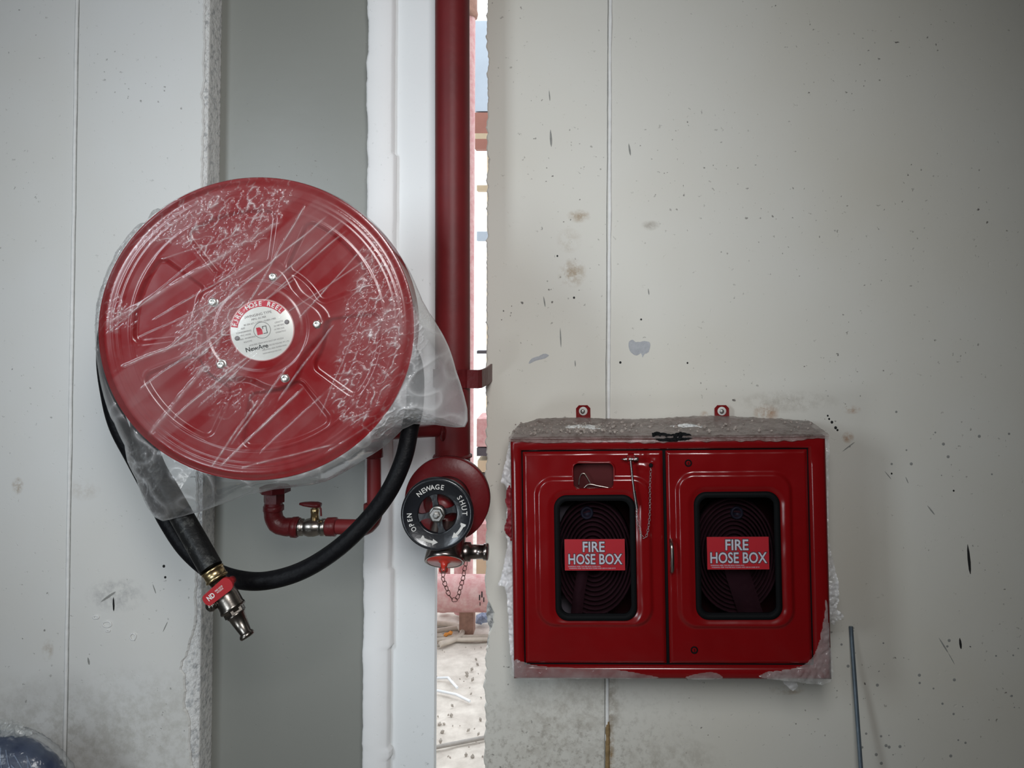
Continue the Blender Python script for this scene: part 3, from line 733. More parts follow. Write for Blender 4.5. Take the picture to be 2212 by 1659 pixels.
# ------------------------------------------------------------------ fire hose box
YB = 1.865
MBX = Matrix.Translation(P(1448, 1207, YB)) @ Matrix.Rotation(math.radians(-2.4), 4, 'Z') @ Matrix.Rotation(math.radians(-1.0), 4, 'Y')
bx = thing('hose_box', MBX.to_translation(), 'glossy red wall cabinet for fire hoses with two windowed doors', 'cabinet', rot=MBX.to_3x3())
def B(px, py, y=0.0): return PL(MBX, px, py, y)
def B2(px, py, y=0.0): p = B(px, py, y); return (p.x, p.z)
M_box = mat('box_red', (0.175, 0.0032, 0.0045), .20, bump=.04, bscale=25, var=.12, vscale=5, coat=.12, spec=.45)
M_boxin = mat('box_interior_red', (0.065, 0.006, 0.007), .6, spec=.2, var=.2)
M_rub = mat('rubber_seal', (0.004, 0.0045, 0.005), .65, bump=.1, spec=.08)
x0 = (B(1100, 950).x + B(1112, 1465).x)/2; x1 = (B(1785, 945).x+B(1795, 1471).x)/2; z1 = (B(1100, 947).z+B(1785, 945).z)/2; z0 = (B(1112, 1465).z+B(1795, 1471).z)/2
D = .20
body = MB(); th = .0015
body.box((x0, .004, z0), (x0+.002, D, z1)); body.box((x1-.002, .004, z0), (x1, D, z1)); body.box((x0, .004, z1-.002), (x1, D, z1)); body.box((x0, .004, z0), (x1, D, z0+.002))
obj('cabinet_shell', body, M_box, bx, 'local')
obj('back_panel', MB().box((x0+.002, D-.004, z0+.002), (x1-.002, D-.002, z1-.002)), M_boxin, bx, 'local')
fx0, fx1 = B(1128, 1200).x, B(1754, 1200).x; fz1, fz0 = B(1400, 971).z, B(1400, 1441).z
def rect_pts(a, b, c, d, n=12):
    out = []
    for i in range(n): out.append((a+(b-a)*i/n, c))
    for i in range(n): out.append((b, c+(d-c)*i/n))
    for i in range(n): out.append((b-(b-a)*i/n, d))
    for i in range(n): out.append((a, d-(d-c)*i/n))
    return out
fr = MB().ring(rect_pts(x0, x1, z0, z1), rect_pts(fx0, fx1, fz0, fz1), 0, .03, .004)
obj('front_frame', fr, M_box, bx, 'local')
obj('gap_blackout', MB().ring(rect_pts(fx0-.001, fx1+.001, fz0-.001, fz1+.001), rect_pts(fx0+.012, fx1-.012, fz0+.012, fz1-.012), .0125, .014), M_rub, bx, 'local')  # black ring added behind the door gaps, standing in for their shade
obj('partition', MB().box((B(1436, 1200).x, .012, fz0), (B(1442, 1200).x, .03, fz1)), M_rub, bx, 'local')
def door(pxl, pxr, win, plateau, key, seed, name):
    dx0, dx1 = B(pxl, 1200).x, B(pxr, 1200).x; dz1 = fz1-.0048; dz0 = fz0+.0048
    wx0, wz1 = B2(win[0], win[1]); wx1, wz0 = B2(win[2], win[3]); wcx, wcz, hw_, hh_ = (wx0+wx1)/2, (wz0+wz1)/2, (wx1-wx0)/2, (wz1-wz0)/2
    ax0, az1 = B2(plateau[0], plateau[1]); ax1, az0 = B2(plateau[2], plateau[3]); acx, acz, ahw, ahh = (ax0+ax1)/2, (az0+az1)/2, (ax1-ax0)/2, (az1-az0)/2
    kx = None
    if key: kx0, kz1 = B2(key[0], key[1]); kx1, kz0 = B2(key[2], key[3]); kx = ((kx0+kx1)/2, (kz0+kz1)/2, (kx1-kx0)/2, (kz1-kz0)/2, .014)
    st_ = .0022; nx = int((dx1-dx0)/st_); nzz = int((dz1-dz0)/st_); vs = []; fs = []
    def hole(x, z):
        if sdrr(x, z, wcx, wcz, hw_-.008, hh_-.008, .022) < 0: return True
        return bool(kx) and sdrr(x, z, *kx) < -.001
    rad = .008
    for j in range(nzz+1):
        for i in range(nx+1):
            x = dx0+(dx1-dx0)*i/nx; z = dz0+(dz1-dz0)*j/nzz
            e = min(x-dx0, dx1-x, dz1-z, z-dz0)
            h = .006*(1-smooth(0, rad, e)**.5 if e < rad else 0)
            s = sdrr(x, z, acx, acz, ahw, ahh, .045)
            pl = smooth(.001, -.011, s)*.0065
            g = sdrr(x, z, wcx, wcz, hw_, hh_, .03)
            pl *= smooth(-.002, .016, g)*.75+.25
            y = .004 + h - pl + .0016*nz(x*9, z*11, seed) + .0009*nz(x*25, z*25, seed+3)
            ty = smooth(.05, 0, dz1-z); y += .0022*ty*nz(x*14, 1.3, seed+5)
            if seed == 1: y += .0030*math.exp(-((x-B(1395, 1000).x)/.03)**2-((z-B(1395, 1000).z)/.02)**2)*nz(x*60, z*60, 7)*2
            vs.append((x, y, z))
    for j in range(nzz):
        for i in range(nx):
            x = dx0+(dx1-dx0)*(i+.5)/nx; z = dz0+(dz1-dz0)*(j+.5)/nzz
            if not hole(x, z): a = j*(nx+1)+i; fs.append((a, a+1, a+nx+2, a+nx+1))
    mb = MB().add(vs, fs, True)
    for (a_, b_, c_, d_) in ((dx0, dx0+.001, dz0, dz1), (dx1-.001, dx1, dz0, dz1), (dx0, dx1, dz0, dz0+.001), (dx0, dx1, dz1-.001, dz1)): mb.box((a_, .010, c_), (b_, .024, d_))
    o = obj(name, mb, M_box, bx, 'local')
    gs = MB().ring(rrect(wcx, wcz, hw_, hh_, .030), rrect(wcx, wcz, hw_-.0135, hh_-.0135, .020), -.0045, .010, .004)
    obj('window_seal', gs, M_rub, o, 'world'if 0 else 'par')
    gl = MB().prism(rrect(wcx, wcz, hw_-.010, hh_-.010, .022), .004, .006)
    obj('window_pane', gl, M_glass, o, 'par')
    if kx:
        kr = MB().ring(rrect(kx[0], kx[1], kx[2]+.002, kx[3]+.002, .016), rrect(kx[0], kx[1], kx[2]-.0015, kx[3]-.0015, .0125), -.0005, .010, .002)
        obj('opening_rim', kr, M_box, o, 'par')
        return o, (wcx, wcz, hw_, hh_), kx
    return o, (wcx, wcz, hw_, hh_), None
# 'par' space: verts given in the thing's frame while the parent is a part of it
_obj = obj
def obj(name, mb, m, parent=None, space='world', **kw):
    if space == 'par':
        Rm = ROOTM[bx.name] if parent.name not in REELPARTS else ROOTM['fire_hose_reel']
        mb.v = [Rm @ v for v in mb.v]; space = 'world'
    return _obj(name, mb, m, parent, space, **kw)
REELPARTS = set()
def glass_mat():
    m = bpy.data.materials.new('window_glass'); m.use_nodes = True; nt = m.node_tree; N = nt.nodes; L = nt.links
    N.remove(N['Principled BSDF']); tr = N.new('ShaderNodeBsdfTransparent'); tr.inputs[0].default_value = (.72, .70, .75, 1)
    gl = N.new('ShaderNodeBsdfGlossy'); gl.inputs['Roughness'].default_value = .04
    nn = N.new('ShaderNodeTexNoise'); nn.inputs['Scale'].default_value = 6; tc = N.new('ShaderNodeTexCoord'); L.new(tc.outputs['Object'], nn.inputs['Vector'])
    bp = N.new('ShaderNodeBump'); bp.inputs['Strength'].default_value = .12; bp.inputs['Distance'].default_value = .01; L.new(nn.outputs['Fac'], bp.inputs['Height']); L.new(bp.outputs[0], gl.inputs['Normal'])
    fr = N.new('ShaderNodeFresnel'); fr.inputs[0].default_value = 1.5
    mx = N.new('ShaderNodeMixShader'); L.new(fr.outputs[0], mx.inputs[0]); L.new(tr.outputs[0], mx.inputs[1]); L.new(gl.outputs[0], mx.inputs[2]); L.new(mx.outputs[0], N['Material Output'].inputs[0]); return m
M_glass = glass_mat()
dl, winl, keyw = door(1131, 1435.5, (1196, 1070, 1377, 1341), (1154, 1030, 1414, 1356), (1237, 1000, 1327, 1057), 1, 'door')
dr, winr, _ = door(1442.5, 1750.5, (1498, 1063, 1691, 1339), (1458, 1020, 1720, 1360), None, 12, 'door')
# stickers
M_stick = mat('red_sticker', (0.36, 0.012, 0.020), .4, var=.08)
M_slet = mat('silver_lettering', (0.44, 0.43, 0.49), .5, var=.05)
def sticker(pa, pb, par):
    xa, za = B2(*pa); xb, zb = B2(*pb); y = .0035
    s = obj('sticker', MB().prism([(xa, zb), (xb, zb), (xb, za), (xa, za)], y-.0003, y+.0003), M_stick, bx, 'local')
    w_, h_ = xb-xa, za-zb; cx_ = (xa+xb)/2
    for bold, m, dy, nm in ((.060, M_black, .0005, 'letter_outline'), (.018, M_slet, .0008, 'lettering')):
        for wd_, zz_, sz_, sx_ in (('FIRE', .60, .46, .88), ('HOSE BOX', .205, .46, .78)):
            t_ = MB(); text(t_, wd_, cx_-(.02*w_ if wd_ == 'FIRE' else 0), y-dy, zb+zz_*h_, h_*sz_, sx_, bold); obj(nm, t_, m, s, 'par')
    t_ = MB()
    for r_, L_ in ((.125, .62), (.065, .9)):
        text(t_, 'WARNING: KEEP THE FIRE BOX CLEAR AND USE IN CASE OF FIRE ONLY'[:int(60*L_)], xa+w_*(.05+.45*L_), y-.0008, zb+r_*h_-.001, h_*.050, w_*.9*L_/(h_*.050*.55*int(60*L_)), .01)
    obj('small_print', t_, M_slet, s, 'par', kind='stuff')
sticker((1219, 1166), (1350.5, 1233), None); sticker((1527, 1161), (1662.5, 1231), None)
# handle, locks
hx, hz0 = B2(1451, 1234); _, hz1 = B2(1451, 1168)
hp = [(hx, .004, hz1), (hx, -.014, hz1-.004), (hx+.001, -.020, hz1-.018), (hx+.001, -.020, hz0+.018), (hx, -.014, hz0+.004), (hx, .004, hz0)]
hm = MB().tube(catmull(hp, 6), .0042, 12); obj('door_handle', hm, M_chrome, bx, 'local')
for px, py in ((1487, 1001), (1500, 1405.5)):
    q = B(px, py); lk = MB().lathe((q.x, .006, q.z), (0, -1, 0), [(0, .0085), (.004, .0085), (.0045, .007), (.003, .0055), (-.002, .005)], 24)
    lk.box((q.x-.0008, -.0005, q.z-.003), (q.x+.0008, .002, q.z+.003))
    obj('cam_lock', lk, M_rub, bx, 'local')
# key compartment behind the small opening, with its bent wire
kc = MB().box((keyw[0]-keyw[2]-.006, .038, keyw[1]-keyw[3]-.006), (keyw[0]+keyw[2]+.006, .040, keyw[1]+keyw[3]+.006))
for a_ in ((-1, 0), (1, 0), (0, -1), (0, 1)):
    xx = keyw[0]+a_[0]*(keyw[2]+.006); zz = keyw[1]+a_[1]*(keyw[3]+.006)
    kc.box((xx-(.001 if a_[0] else keyw[2]+.006), .012, zz-(.001 if a_[1] else keyw[3]+.006)), (xx+(.001 if a_[0] else keyw[2]+.006), .040, zz+(.001 if a_[1] else keyw[3]+.006)))
obj('key_compartment', kc, M_boxin, bx, 'local')
M_wire = mat('bright_wire', (0.62, 0.57, 0.50), .3, 1.0, var=.2)
wp = [B(a_, b_, .026) for a_, b_ in ((1250, 1047), (1252, 1032), (1256, 1024), (1262, 1023), (1267, 1029), (1275, 1043))]
wq = [B(a_, b_, .024) for a_, b_ in ((1260, 1056), (1268, 1048), (1276, 1046), (1290, 1049), (1306, 1052), (1316, 1054))]
wm = MB().tube(catmull(wp, 5), .0012, 8); wm.tube(catmull(wq, 5), .0014, 8); wm.lathe(B(1314, 1053.5, .024), (1, 0, -.12), [(0, .0022), (.006, .0022)], 8)
obj('wire_hook', wm, M_wire, bx, 'local')
# hanging tabs on the wall
for px, py, tl in ((1260, 890, 0.02), (1559, 890, -.01)):
    yb = D-.003; q = B(px, py, yb); k_ = (YB+D)/F
    tb = MB(); hw_ = 15.5*k_
    poly = [(q.x-hw_, q.z-.026), (q.x+hw_, q.z-.026), (q.x+hw_, q.z+.010), (q.x+hw_*.6, q.z+.018), (q.x-hw_*.6, q.z+.018), (q.x-hw_, q.z+.010)]
    tb.prism(poly, yb-.003, yb); ho = obj('hanging_tab', tb, M_box, bx, 'local')
    ws = MB().lathe((q.x, yb-.003, q.z+.003), (0, -1, 0), [(0, .0112), (.0018, .0112), (.0022, .0105), (.0022, .005)], 28)
    obj('washer', ws, M_letter, ho, 'par')
    bo = MB().lathe((q.x-.001, yb-.005, q.z+.003), (0, -1, 0), [(0, .0062), (.004, .006), (.005, .004), (.009, .0036), (.0095, .002)], 10, False)
    obj('bolt', bo, M_steel, ho, 'par')

# rolled hoses inside the box, seen through the glass
M_hosein = mat('maroon_canvas_hose', (0.085, 0.022, 0.027), .8, bump=.5, bscale=90, var=.35, vscale=20)
def coil(cx_, cz_, rx, rz, turns, label, tail, seed):
    L_ = MBX @ Vector((cx_, .11, z0+.003))
    t = thing('hose_roll', L_, label, 'hose')
    ROOTM[t.name] = Matrix.Translation(L_)
    mb = MB(); vs = []; fs = []; n = turns*40; wdt = .050
    for i in range(n+1):
        a = 2*PI*i/40; f = .28+.72*i/n
        x = cx_ + rx*f*math.cos(a)+.001*nz(a, seed); z = cz_ + rz*f*math.sin(a)
        nx_, nz_ = math.cos(a), math.sin(a); tk = .0026
        for y_, o_ in ((.075+.003*nz(a*.7, seed), -tk), (.072+.003*nz(a*.7, seed), 0), (.075+.003*nz(a*.7, seed), tk), (.075+wdt, tk), (.075+wdt, -tk)):
            vs.append((x+nx_*o_, y_, z+nz_*o_))
    for i in range(n):
        for j in range(5):
            k2 = (j+1) % 5; fs.append((i*5+j, i*5+k2, (i+1)*5+k2, (i+1)*5+j))
    mb.add(vs, fs, True); mb.xf(MBX); _obj('roll', mb, M_hosein, t)
    tm = MB(); ps = [B(a_, b_, .055) for a_, b_ in tail[0]]; hw_ = tail[1]; vs = []; fs = []
    for p in ps:
        for s_ in range(-4, 5): vs.append((p.x+hw_*s_/4, p.y-.006*math.cos(s_/4*PI/2), p.z))
    for i in range(len(ps)-1):
        for j in range(8): fs.append((i*9+j, i*9+j+1, (i+1)*9+j+1, (i+1)*9+j))
    tm.add(vs, fs, True); tm.xf(MBX); _obj('loose_end', tm, M_hosein, t)
    return t
wx, wz, hw_, hh_ = winl
t1 = coil(B(1283, 1200, .1).x, B(1283, 1195, .1).z, .100, .142, 9, 'dark rolled fire hose behind the left window, near the hanging hammer', ([(1262, 1215), (1256, 1250), (1250, 1285), (1244, 1335)], .014), 3)
t2 = coil(B(1585, 1200, .1).x, B(1585, 1190, .1).z, .105, .142, 10, 'rolled fire hose behind the right window with wide loose end', ([(1588, 1215), (1597, 1250), (1610, 1290), (1625, 1335)], .030), 7)
for a_, px, tt in ((1, 1268, t1), (2, 1592, t2)):
    q = MBX @ B(px, 1108, .07)
    _obj('coupling_end', MB().lathe(q, (0, -1, .1), [(-.05, .016), (.0, .016), (.003, .014), (.003, .010), (-.004, .009)], 24), mat('dark_coupling', (.03, .035, .05), .5), tt)

# hammer on the left door
M_hst = mat('hammer_steel', (0.50, 0.47, 0.46), .3, 1.0, var=.25, vscale=40)
hmr = thing('glass_hammer', MBX @ B(1362, 995, -.012), 'small steel break-glass hammer hanging by a chain on the left door', 'hammer')
hd = MB(); a_ = B(1341, 992, -.014); b_ = B(1380, 992, -.014)
hd.lathe(a_, (1, 0, 0), [(0, .0005), (.014, .0042), (.015, .0036), (.030, .0036), (.031, .0045), (.041, .0045), (.042, .003)], 16)
hd.xf(MBX); _obj('head', hd, M_hst, hmr)
cu_ = MB(); q = B(1362, 985, -.008)
for px in (1356, 1370):
    q = B(px, 990, -.008); cu_.lathe(q, (0, -1, 0), [(-.012, .004), (.008, .004), (.010, .0025)], 10)
q0 = B(1356, 980, -.004); q1 = B(1370, 1001, -.004); cu_.box((q0.x, -.006, q1.z), (q1.x, .006, q0.z))
cu_.xf(MBX); _obj('holder_clip', cu_, M_box, hmr)
hh = MB().tube([B(1362, 990, -.014), B(1366, 1030, -.015), B(1370, 1062, -.015)], .0028, 12); hh.tube([B(1370, 1060, -.015), B(1376, 1098, -.014)], .0037, 12)
hh.xf(MBX); _obj('handle', hh, M_hst, hmr)
mb = MB(); pts = catmull([B(a_, b_, -.010) for a_, b_ in ((1376, 1099), (1375, 1115), (1379, 1135), (1386, 1156), (1392, 1162), (1398, 1153), (1403, 1120), (1404, 1080), (1404, 1052), (1405, 1030), (1406, 1008))], 12)
d_ = [0]
for i in range(1, len(pts)): d_.append(d_[-1]+(pts[i]-pts[i-1]).length)
s_ = 0; i_ = 0; cnt = 0
while s_ < d_[-1]-.004:
    while d_[i_+1] < s_: i_ += 1
    p = pts[i_].lerp(pts[i_+1], (s_-d_[i_])/max(1e-9, d_[i_+1]-d_[i_])); tg = (pts[min(i_+2, len(pts)-1)]-pts[i_]).normalized()
    xa = Vector((1, 0, 0)) if cnt % 2 else Vector((.5, 1, 0)); y = tg.cross(xa).normalized(); x = y.cross(tg)
    ring = [p + x*.0022*math.cos(2*PI*k_/10) + tg*.0040*math.sin(2*PI*k_/10) for k_ in range(10)]
    mb.tube(ring, .00055, 5, closed=True); s_ += .0062; cnt += 1
mb.xf(MBX); _obj('chain', mb, M_hst, hmr)
q = B(1406, 1005); _obj('chain_hole', MB().lathe((q.x, .002, q.z), (0, -1, 0), [(0, .0048), (.004, .0048), (.0045, .003)], 16).xf(MBX), M_rub, hmr)

# ------------------------------------------------------------------ plastic on and around the box
M_filmtop = film_mat('dusty_film', .66, .33, (.46, .37, .34), 14, .4, dirt=(.20, .14, .12))
M_film = film_mat('clear_film', .10, .22, (.75, .74, .72), 16, .14)
M_bredtape = mat('dull_red_tape', (.26, .01, .02), .5, var=.5, vscale=60)
M_filmw = film_mat('white_film', .45, .45, (.88, .88, .90), 30, .2)
# sheet draped over the cabinet top
mb = MB(); nx, ny = 260, 44; vs = []; fs = []
for j in range(ny+1):
    t = j/ny
    for i in range(nx+1):
        s_ = i/nx; x = x0-.003 + (x1-x0+.010)*s_
        if t < .72:
            y = D-.002 - (D+.006)*(t/.72); z = z1+.004 + .008*math.sin(PI*t/.72)*(.5+nz(x*6, 2))+ .022*smooth(.25, 0, t)*(.5+.5*nz(x*4, .5))*smooth(0, .08, s_)*smooth(1, .9, s_)
        else:
            u_ = (t-.72)/.28; y = -.0045 - .0015*math.sin(u_*9); z = z1+.004 - u_*(.012+.006*nz(x*10, 8)+.004*nz(x*50, 8))
        c_ = .0035*abs(nz(x*45, y*60, 1))+.002*abs(nz(x*110, y*120, 5))
        vs.append((x, y - (c_*.5 if t >= .72 else 0), z + (c_ if t < .72 else 0)))
for j in range(ny):
    for i in range(nx): a_ = j*(nx+1)+i; fs.append((a_, a_+nx+1, a_+nx+2, a_+1))
mb.add(vs, fs, True); mb.xf(MBX)
o = _obj('plastic_sheet', mb, M_filmtop, label='dusty crumpled plastic sheet draped over the top of the red cabinet', cat='plastic sheet')
set_haze(o, [(-.25 if (i//(nx+1))/ny > .70 else 0.0) for i in range(len(o.data.vertices))])
M_mortar = mat('mortar', (0.42, 0.37, 0.33), .95, bump=.8, bscale=90, col2=(.22, .18, .16), vscale=60)
mb = MB(); random.seed(11)
for i in range(330):
    px = random.uniform(1108, 1760) if random.random() < .5 else random.gauss(1250, 70)
    px = min(max(px, 1110), 1760); yy_ = random.uniform(.01, D-.03); s_ = .0012+.0045*random.random()**2.5
    xx = B(px, 930, .1).x; c = Vector((xx, yy_, z1+.010+.003*random.random()))
    mb.lathe(c, (random.random()-.5, random.random()-.5, random.random()-.2), [(-s_, s_*.3), (-s_*.4, s_*.95), (s_*.4, s_*.8), (s_, s_*.2)], 5, False)
mb.xf(MBX); _obj('mortar_crumbs', mb, M_mortar, kind='stuff', label='dry mortar crumbs strewn over the plastic on the cabinet top', cat='rubble')
def smear(px0, px1, py0, py1, m, lab, name, cat, seed, amp=.003):
    a_ = B(px0, 930, .10); b_ = B(px1, 930, .10); mb = MB(); nx, ny = 46, 12; vs = []; fs = []
    ya, yb_ = py0, py1
    for j in range(ny+1):
        for i in range(nx+1):
            s_ = i/nx; t = j/ny; x = a_.x+(b_.x-a_.x)*s_; y = ya+(yb_-ya)*t+.01*nz(x*20, seed)
            e = math.sin(PI*s_)**.5*math.sin(PI*t)**.5
            vs.append((x, y, z1+.007+(.006+amp*2*nz(x*70, y*70, seed)+amp*nz(x*160, y*160, seed))*e))
    for j in range(ny):
        for i in range(nx): q_ = j*(nx+1)+i; fs.append((q_, q_+1, q_+nx+2, q_+nx+1))
    mb.add(vs, fs, True); mb.xf(MBX); _obj(name, mb, m, label=lab, cat=cat)
smear(1208, 1302, .075, .13, M_edge, 'pale dried plaster smear on the cabinet top, left of the middle', 'plaster_lump', 'plaster', 4)
smear(1445, 1520, .09, .12, M_edge, 'thin whitish plaster smear on the cabinet top, right of the black scrap', 'plaster_lump', 'plaster', 9, .002)
# black scrap hanging over the front top edge
pl = [B2(a_, b_, -.006) for a_, b_ in ((1408, 936), (1420, 933), (1434, 936), (1450, 938), (1470, 934), (1492, 938), (1498, 946), (1480, 951), (1450, 953), (1425, 953), (1410, 946))]
mb = film(pl, .0022, lambda x, z: -.007 + .5*max(0, z-z1+.004), .004, .002, 5, 80); mb.xf(MBX)
_obj('black_scrap', mb, M_rub, label='torn black scrap lying on the front edge of the cabinet top', cat='scrap')
# bottom right corner film
def bfilm(pts, label, m=M_film, y=-.003, amp=.003, seed=0, rg=.002, step=.0026, haze=0.0, freq=60, cat='plastic film'):
    pl = [B2(a_, b_, y) for a_, b_ in pts]; pl = [(p.x, p.y) for p in catmull([Vector((a_, b_)) .to_3d() for a_, b_ in pl], 5, True)]
    mb = film(pl, step, lambda x, z: y, amp, rg, seed, freq); mb.xf(MBX); o = _obj('plastic_film', mb, m, label=label, cat=cat); set_haze(o, [haze]*len(o.data.vertices)); return o
bfilm([(1785, 1290), (1778, 1345), (1765, 1400), (1745, 1428), (1715, 1443), (1670, 1448), (1640, 1462), (1700, 1470), (1794, 1472), (1792, 1380)], 'clear film still stuck over the lower right corner of the cabinet', haze=.14, amp=.004, seed=2)
bfilm([(1112, 1425), (1160, 1438), (1250, 1443), (1330, 1446), (1400, 1458), (1425, 1464), (1380, 1466), (1250, 1466), (1114, 1464)], 'clear film strip left along the lower left frame of the cabinet', amp=.0015, seed=5, haze=.02)
bfilm([(1480, 1464), (1505, 1455), (1540, 1452), (1562, 1464), (1530, 1468)], 'small film remnant in the middle of the bottom frame', amp=.002, seed=7, haze=.06)
# torn plastic at the sides
bfilm([(1786, 1170), (1796, 1200), (1806, 1240), (1812, 1290), (1806, 1310), (1822, 1330), (1806, 1342), (1800, 1348), (1786, 1320)], 'torn greyish plastic bulging from the right side of the cabinet', M_filmw, .03, .010, 3, .003, haze=-.15, freq=70)
bfilm([(1780, 938), (1788, 945), (1792, 975), (1790, 1010), (1789, 1160), (1785, 1160), (1785, 980), (1780, 960)], 'narrow clear plastic fold along the upper right side of the cabinet', M_filmw, .02, .004, 4, .001, haze=-.2)
bfilm([(1105, 960), (1095, 985), (1086, 1022), (1082, 1040), (1092, 1048), (1097, 1080), (1092, 1140), (1096, 1180), (1085, 1235), (1078, 1262), (1092, 1270), (1098, 1330), (1104, 1420), (1112, 1440), (1112, 1200)], 'torn white wrapping peeling off the left side of the cabinet', M_filmw, .045, .010, 8, .003, haze=.1, freq=60)
bfilm([(1098, 1050), (1092, 1080), (1097, 1110), (1090, 1140), (1099, 1160), (1108, 1160), (1106, 1060)], 'shred of red tape among the white wrapping left of the cabinet', M_bredtape, .035, .004, 6, .003, freq=90)
bfilm([(1690, 1470), (1700, 1482), (1712, 1492), (1724, 1482), (1716, 1471)], 'loose flap of plastic hanging below the cabinet', M_filmw, .03, .004, 9, .001, haze=-.2)

# ------------------------------------------------------------------ fire hose reel
YREEL = 1.50
MR = Matrix.Translation(P(556, 711, YREEL)) @ Matrix.Rotation(math.radians(7.2), 4, 'Z')
REEL = thing('fire_hose_reel', MR.to_translation(), 'large red fire hose reel wrapped in clear plastic, black hose hanging below', 'hose reel', rot=MR.to_3x3())
REELPARTS |= {'front_disc', 'badge', 'hose_nozzle', 'shutoff_lever'}
def Rl(px, py, y=0.0): return PL(MR, px, py, y)
RR = (Rl(556, 384).z - Rl(556, 1037).z)/2
CZR = (Rl(556, 384).z + Rl(556, 1037).z)/2
CXR = (Rl(213, 710).x + Rl(895, 705).x)/2
M_disc = mat('reel_red', (0.185, 0.008, 0.010), .25, bump=.06, bscale=30, var=.12, vscale=5, coat=.1, spec=.4)
bolts = [78, 6, -64, -140, 150]; B0 = 6
def hdisc(rho, th):
    h = .005*smooth(1.0, .94, rho)
    for c_, a_ in ((.905, .0013), (.875, .0013), (.80, .0012)): h += a_*math.exp(-((rho-c_)/.007)**2)
    # six pressed panels
    a = (math.degrees(th) - 45) % 60; a = (a+30) % 60 - 30
    u_ = math.radians(a)*rho; s = sdrr(u_, rho, 0, .60, .385*rho, .175, .05)
    h -= .0055*smooth(.013, -.013, s) - .0008*math.exp(-((s-.018)/.006)**2)
    # wavy hub
    rs = .385 + .045*math.cos(5*(th-math.radians(B0)))
    h += .0080*smooth(rs+.030, rs-.030, rho)
    h += -.0022*smooth(.325, .305, rho) + .0014*smooth(.285, .265, rho)
    return h
mb = MB(); NR, NT = 130, 360; vs = []; fs = []
for i in range(1, NR+1):
    rho = i/NR
    for j in range(NT):
        th_ = 2*PI*j/NT; h = hdisc(rho, th_)+.0008*nz(rho*6*math.cos(th_), rho*6*math.sin(th_), 3)
        vs.append((CXR+RR*rho*math.cos(th_), -h, CZR+RR*rho*math.sin(th_)))
for i in range(NR-1):
    for j in range(NT): l = (j+1) % NT; fs.append((i*NT+j, i*NT+l, (i+1)*NT+l, (i+1)*NT+j))
fs.append(tuple(range(NT)))
# rolled rim
rim = []
for q_ in range(7):
    a = PI*q_/6*1.2; rim.append((1.0+.005*math.sin(a), .004*(1-math.cos(a))))
b0 = (NR-1)*NT
for ro_, y_ in rim[1:]:
    base_ = len(vs)
    for j in range(NT): th_ = 2*PI*j/NT; vs.append((CXR+RR*ro_*math.cos(th_), y_, CZR+RR*ro_*math.sin(th_)))
    for j in range(NT): l = (j+1) % NT; fs.append((b0+j, b0+l, base_+l, base_+j))
    b0 = base_
mb.add(vs, fs, True)
fd_ = obj('front_disc', mb, M_disc, REEL, 'local')
DR = .135
obj('rear_disc', MB().lathe((CXR, DR, CZR), (0, 1, 0), [(0, .05), (0, RR*.96), (.002, RR*.99), (.006, RR*.99), (.006, .05)], 96), M_disc, REEL, 'local')
obj('drum', MB().lathe((CXR, .004, CZR), (0, 1, 0), [(0, .15), (DR, .15)], 48), M_disc, REEL, 'local')
M_hose = mat('black_rubber_hose', (0.004, 0.004, 0.005), .50, spec=.12, bump=.35, bscale=120, var=.3, vscale=40)
mb = MB(); pts = []
for lay in range(3):
    for i in range(4*36):
        a = 2*PI*i/36; s_ = i/(4*36); y_ = .020 + (.095*s_ if lay % 2 == 0 else .095*(1-s_)); rad = .170+lay*.030
        pts.append((CXR+rad*math.cos(a), y_, CZR+rad*math.sin(a)))
mb.tube(pts, .0148, 8); obj('wound_hose', mb, M_hose, REEL, 'local')
# bolts
M_bolt = mat('zinc_bolt', (0.62, 0.61, 0.57), .35, .9, var=.2, vscale=60)
first = None
for px, py in ((590.5, 598), (685.5, 700), (616.5, 816), (478.5, 787), (461, 652)):
    q = Rl(px, py, -.011)
    if first is None:
        bm_ = MB().lathe((0, 0, 0), (0, -1, 0), [(0, .0098), (.0015, .0098), (.002, .0085), (.002, .0070), (.0065, .0068), (.0075, .0055), (.0075, .003), (.0068, .002)], 24)
        bm_.lathe((0, 0, 0), (0, -1, 0), [(.0015, .0078), (.0055, .0078), (.0060, .0070)], 6, False)
        bm_.xf(Matrix.Translation(q)); first = obj('bolt', bm_, M_bolt, REEL, 'local')
        dd = first.location - q
    else:
        c_ = first.copy(); COL.objects.link(c_); c_.parent = REEL; c_.location = q+dd; c_.rotation_euler = (0, px, 0)
# badge
q = Rl(566.7, 713, -.012); kx_ = YREEL/F; BRd = 66.5*kx_; BY = -.0128
M_alu = mat('brushed_plate', (0.60, 0.59, 0.55), .34, .25, var=.15, vscale=14)
M_bred = mat('badge_red', (0.42, 0.03, 0.05), .35, var=.05)
M_ink = mat('grey_ink', (0.16, 0.15, 0.15), .6); M_ink2 = mat('black_ink', (0.015, 0.015, 0.015), .5)
q_bad = q.copy()
bd = obj('badge', MB().lathe((q.x, BY+.001, q.z), (0, -1, 0), [(0, BRd), (.0012, BRd), (.0015, BRd*.985), (.0015, BRd*.1)], 72), M_alu, REEL, 'local')
T0 = math.radians(13)
y_ = BY-.0008
def sector(a0, a1, r0, r1, n=40):
    return [(q.x+r1*math.cos(math.radians(a0+(a1-a0)*i/n)), q.z+r1*math.sin(math.radians(a0+(a1-a0)*i/n))) for i in range(n+1)] + \
           [(q.x+r0*math.cos(math.radians(a1+(a0-a1)*i/n)), q.z+r0*math.sin(math.radians(a1+(a0-a1)*i/n))) for i in range(n+1)]
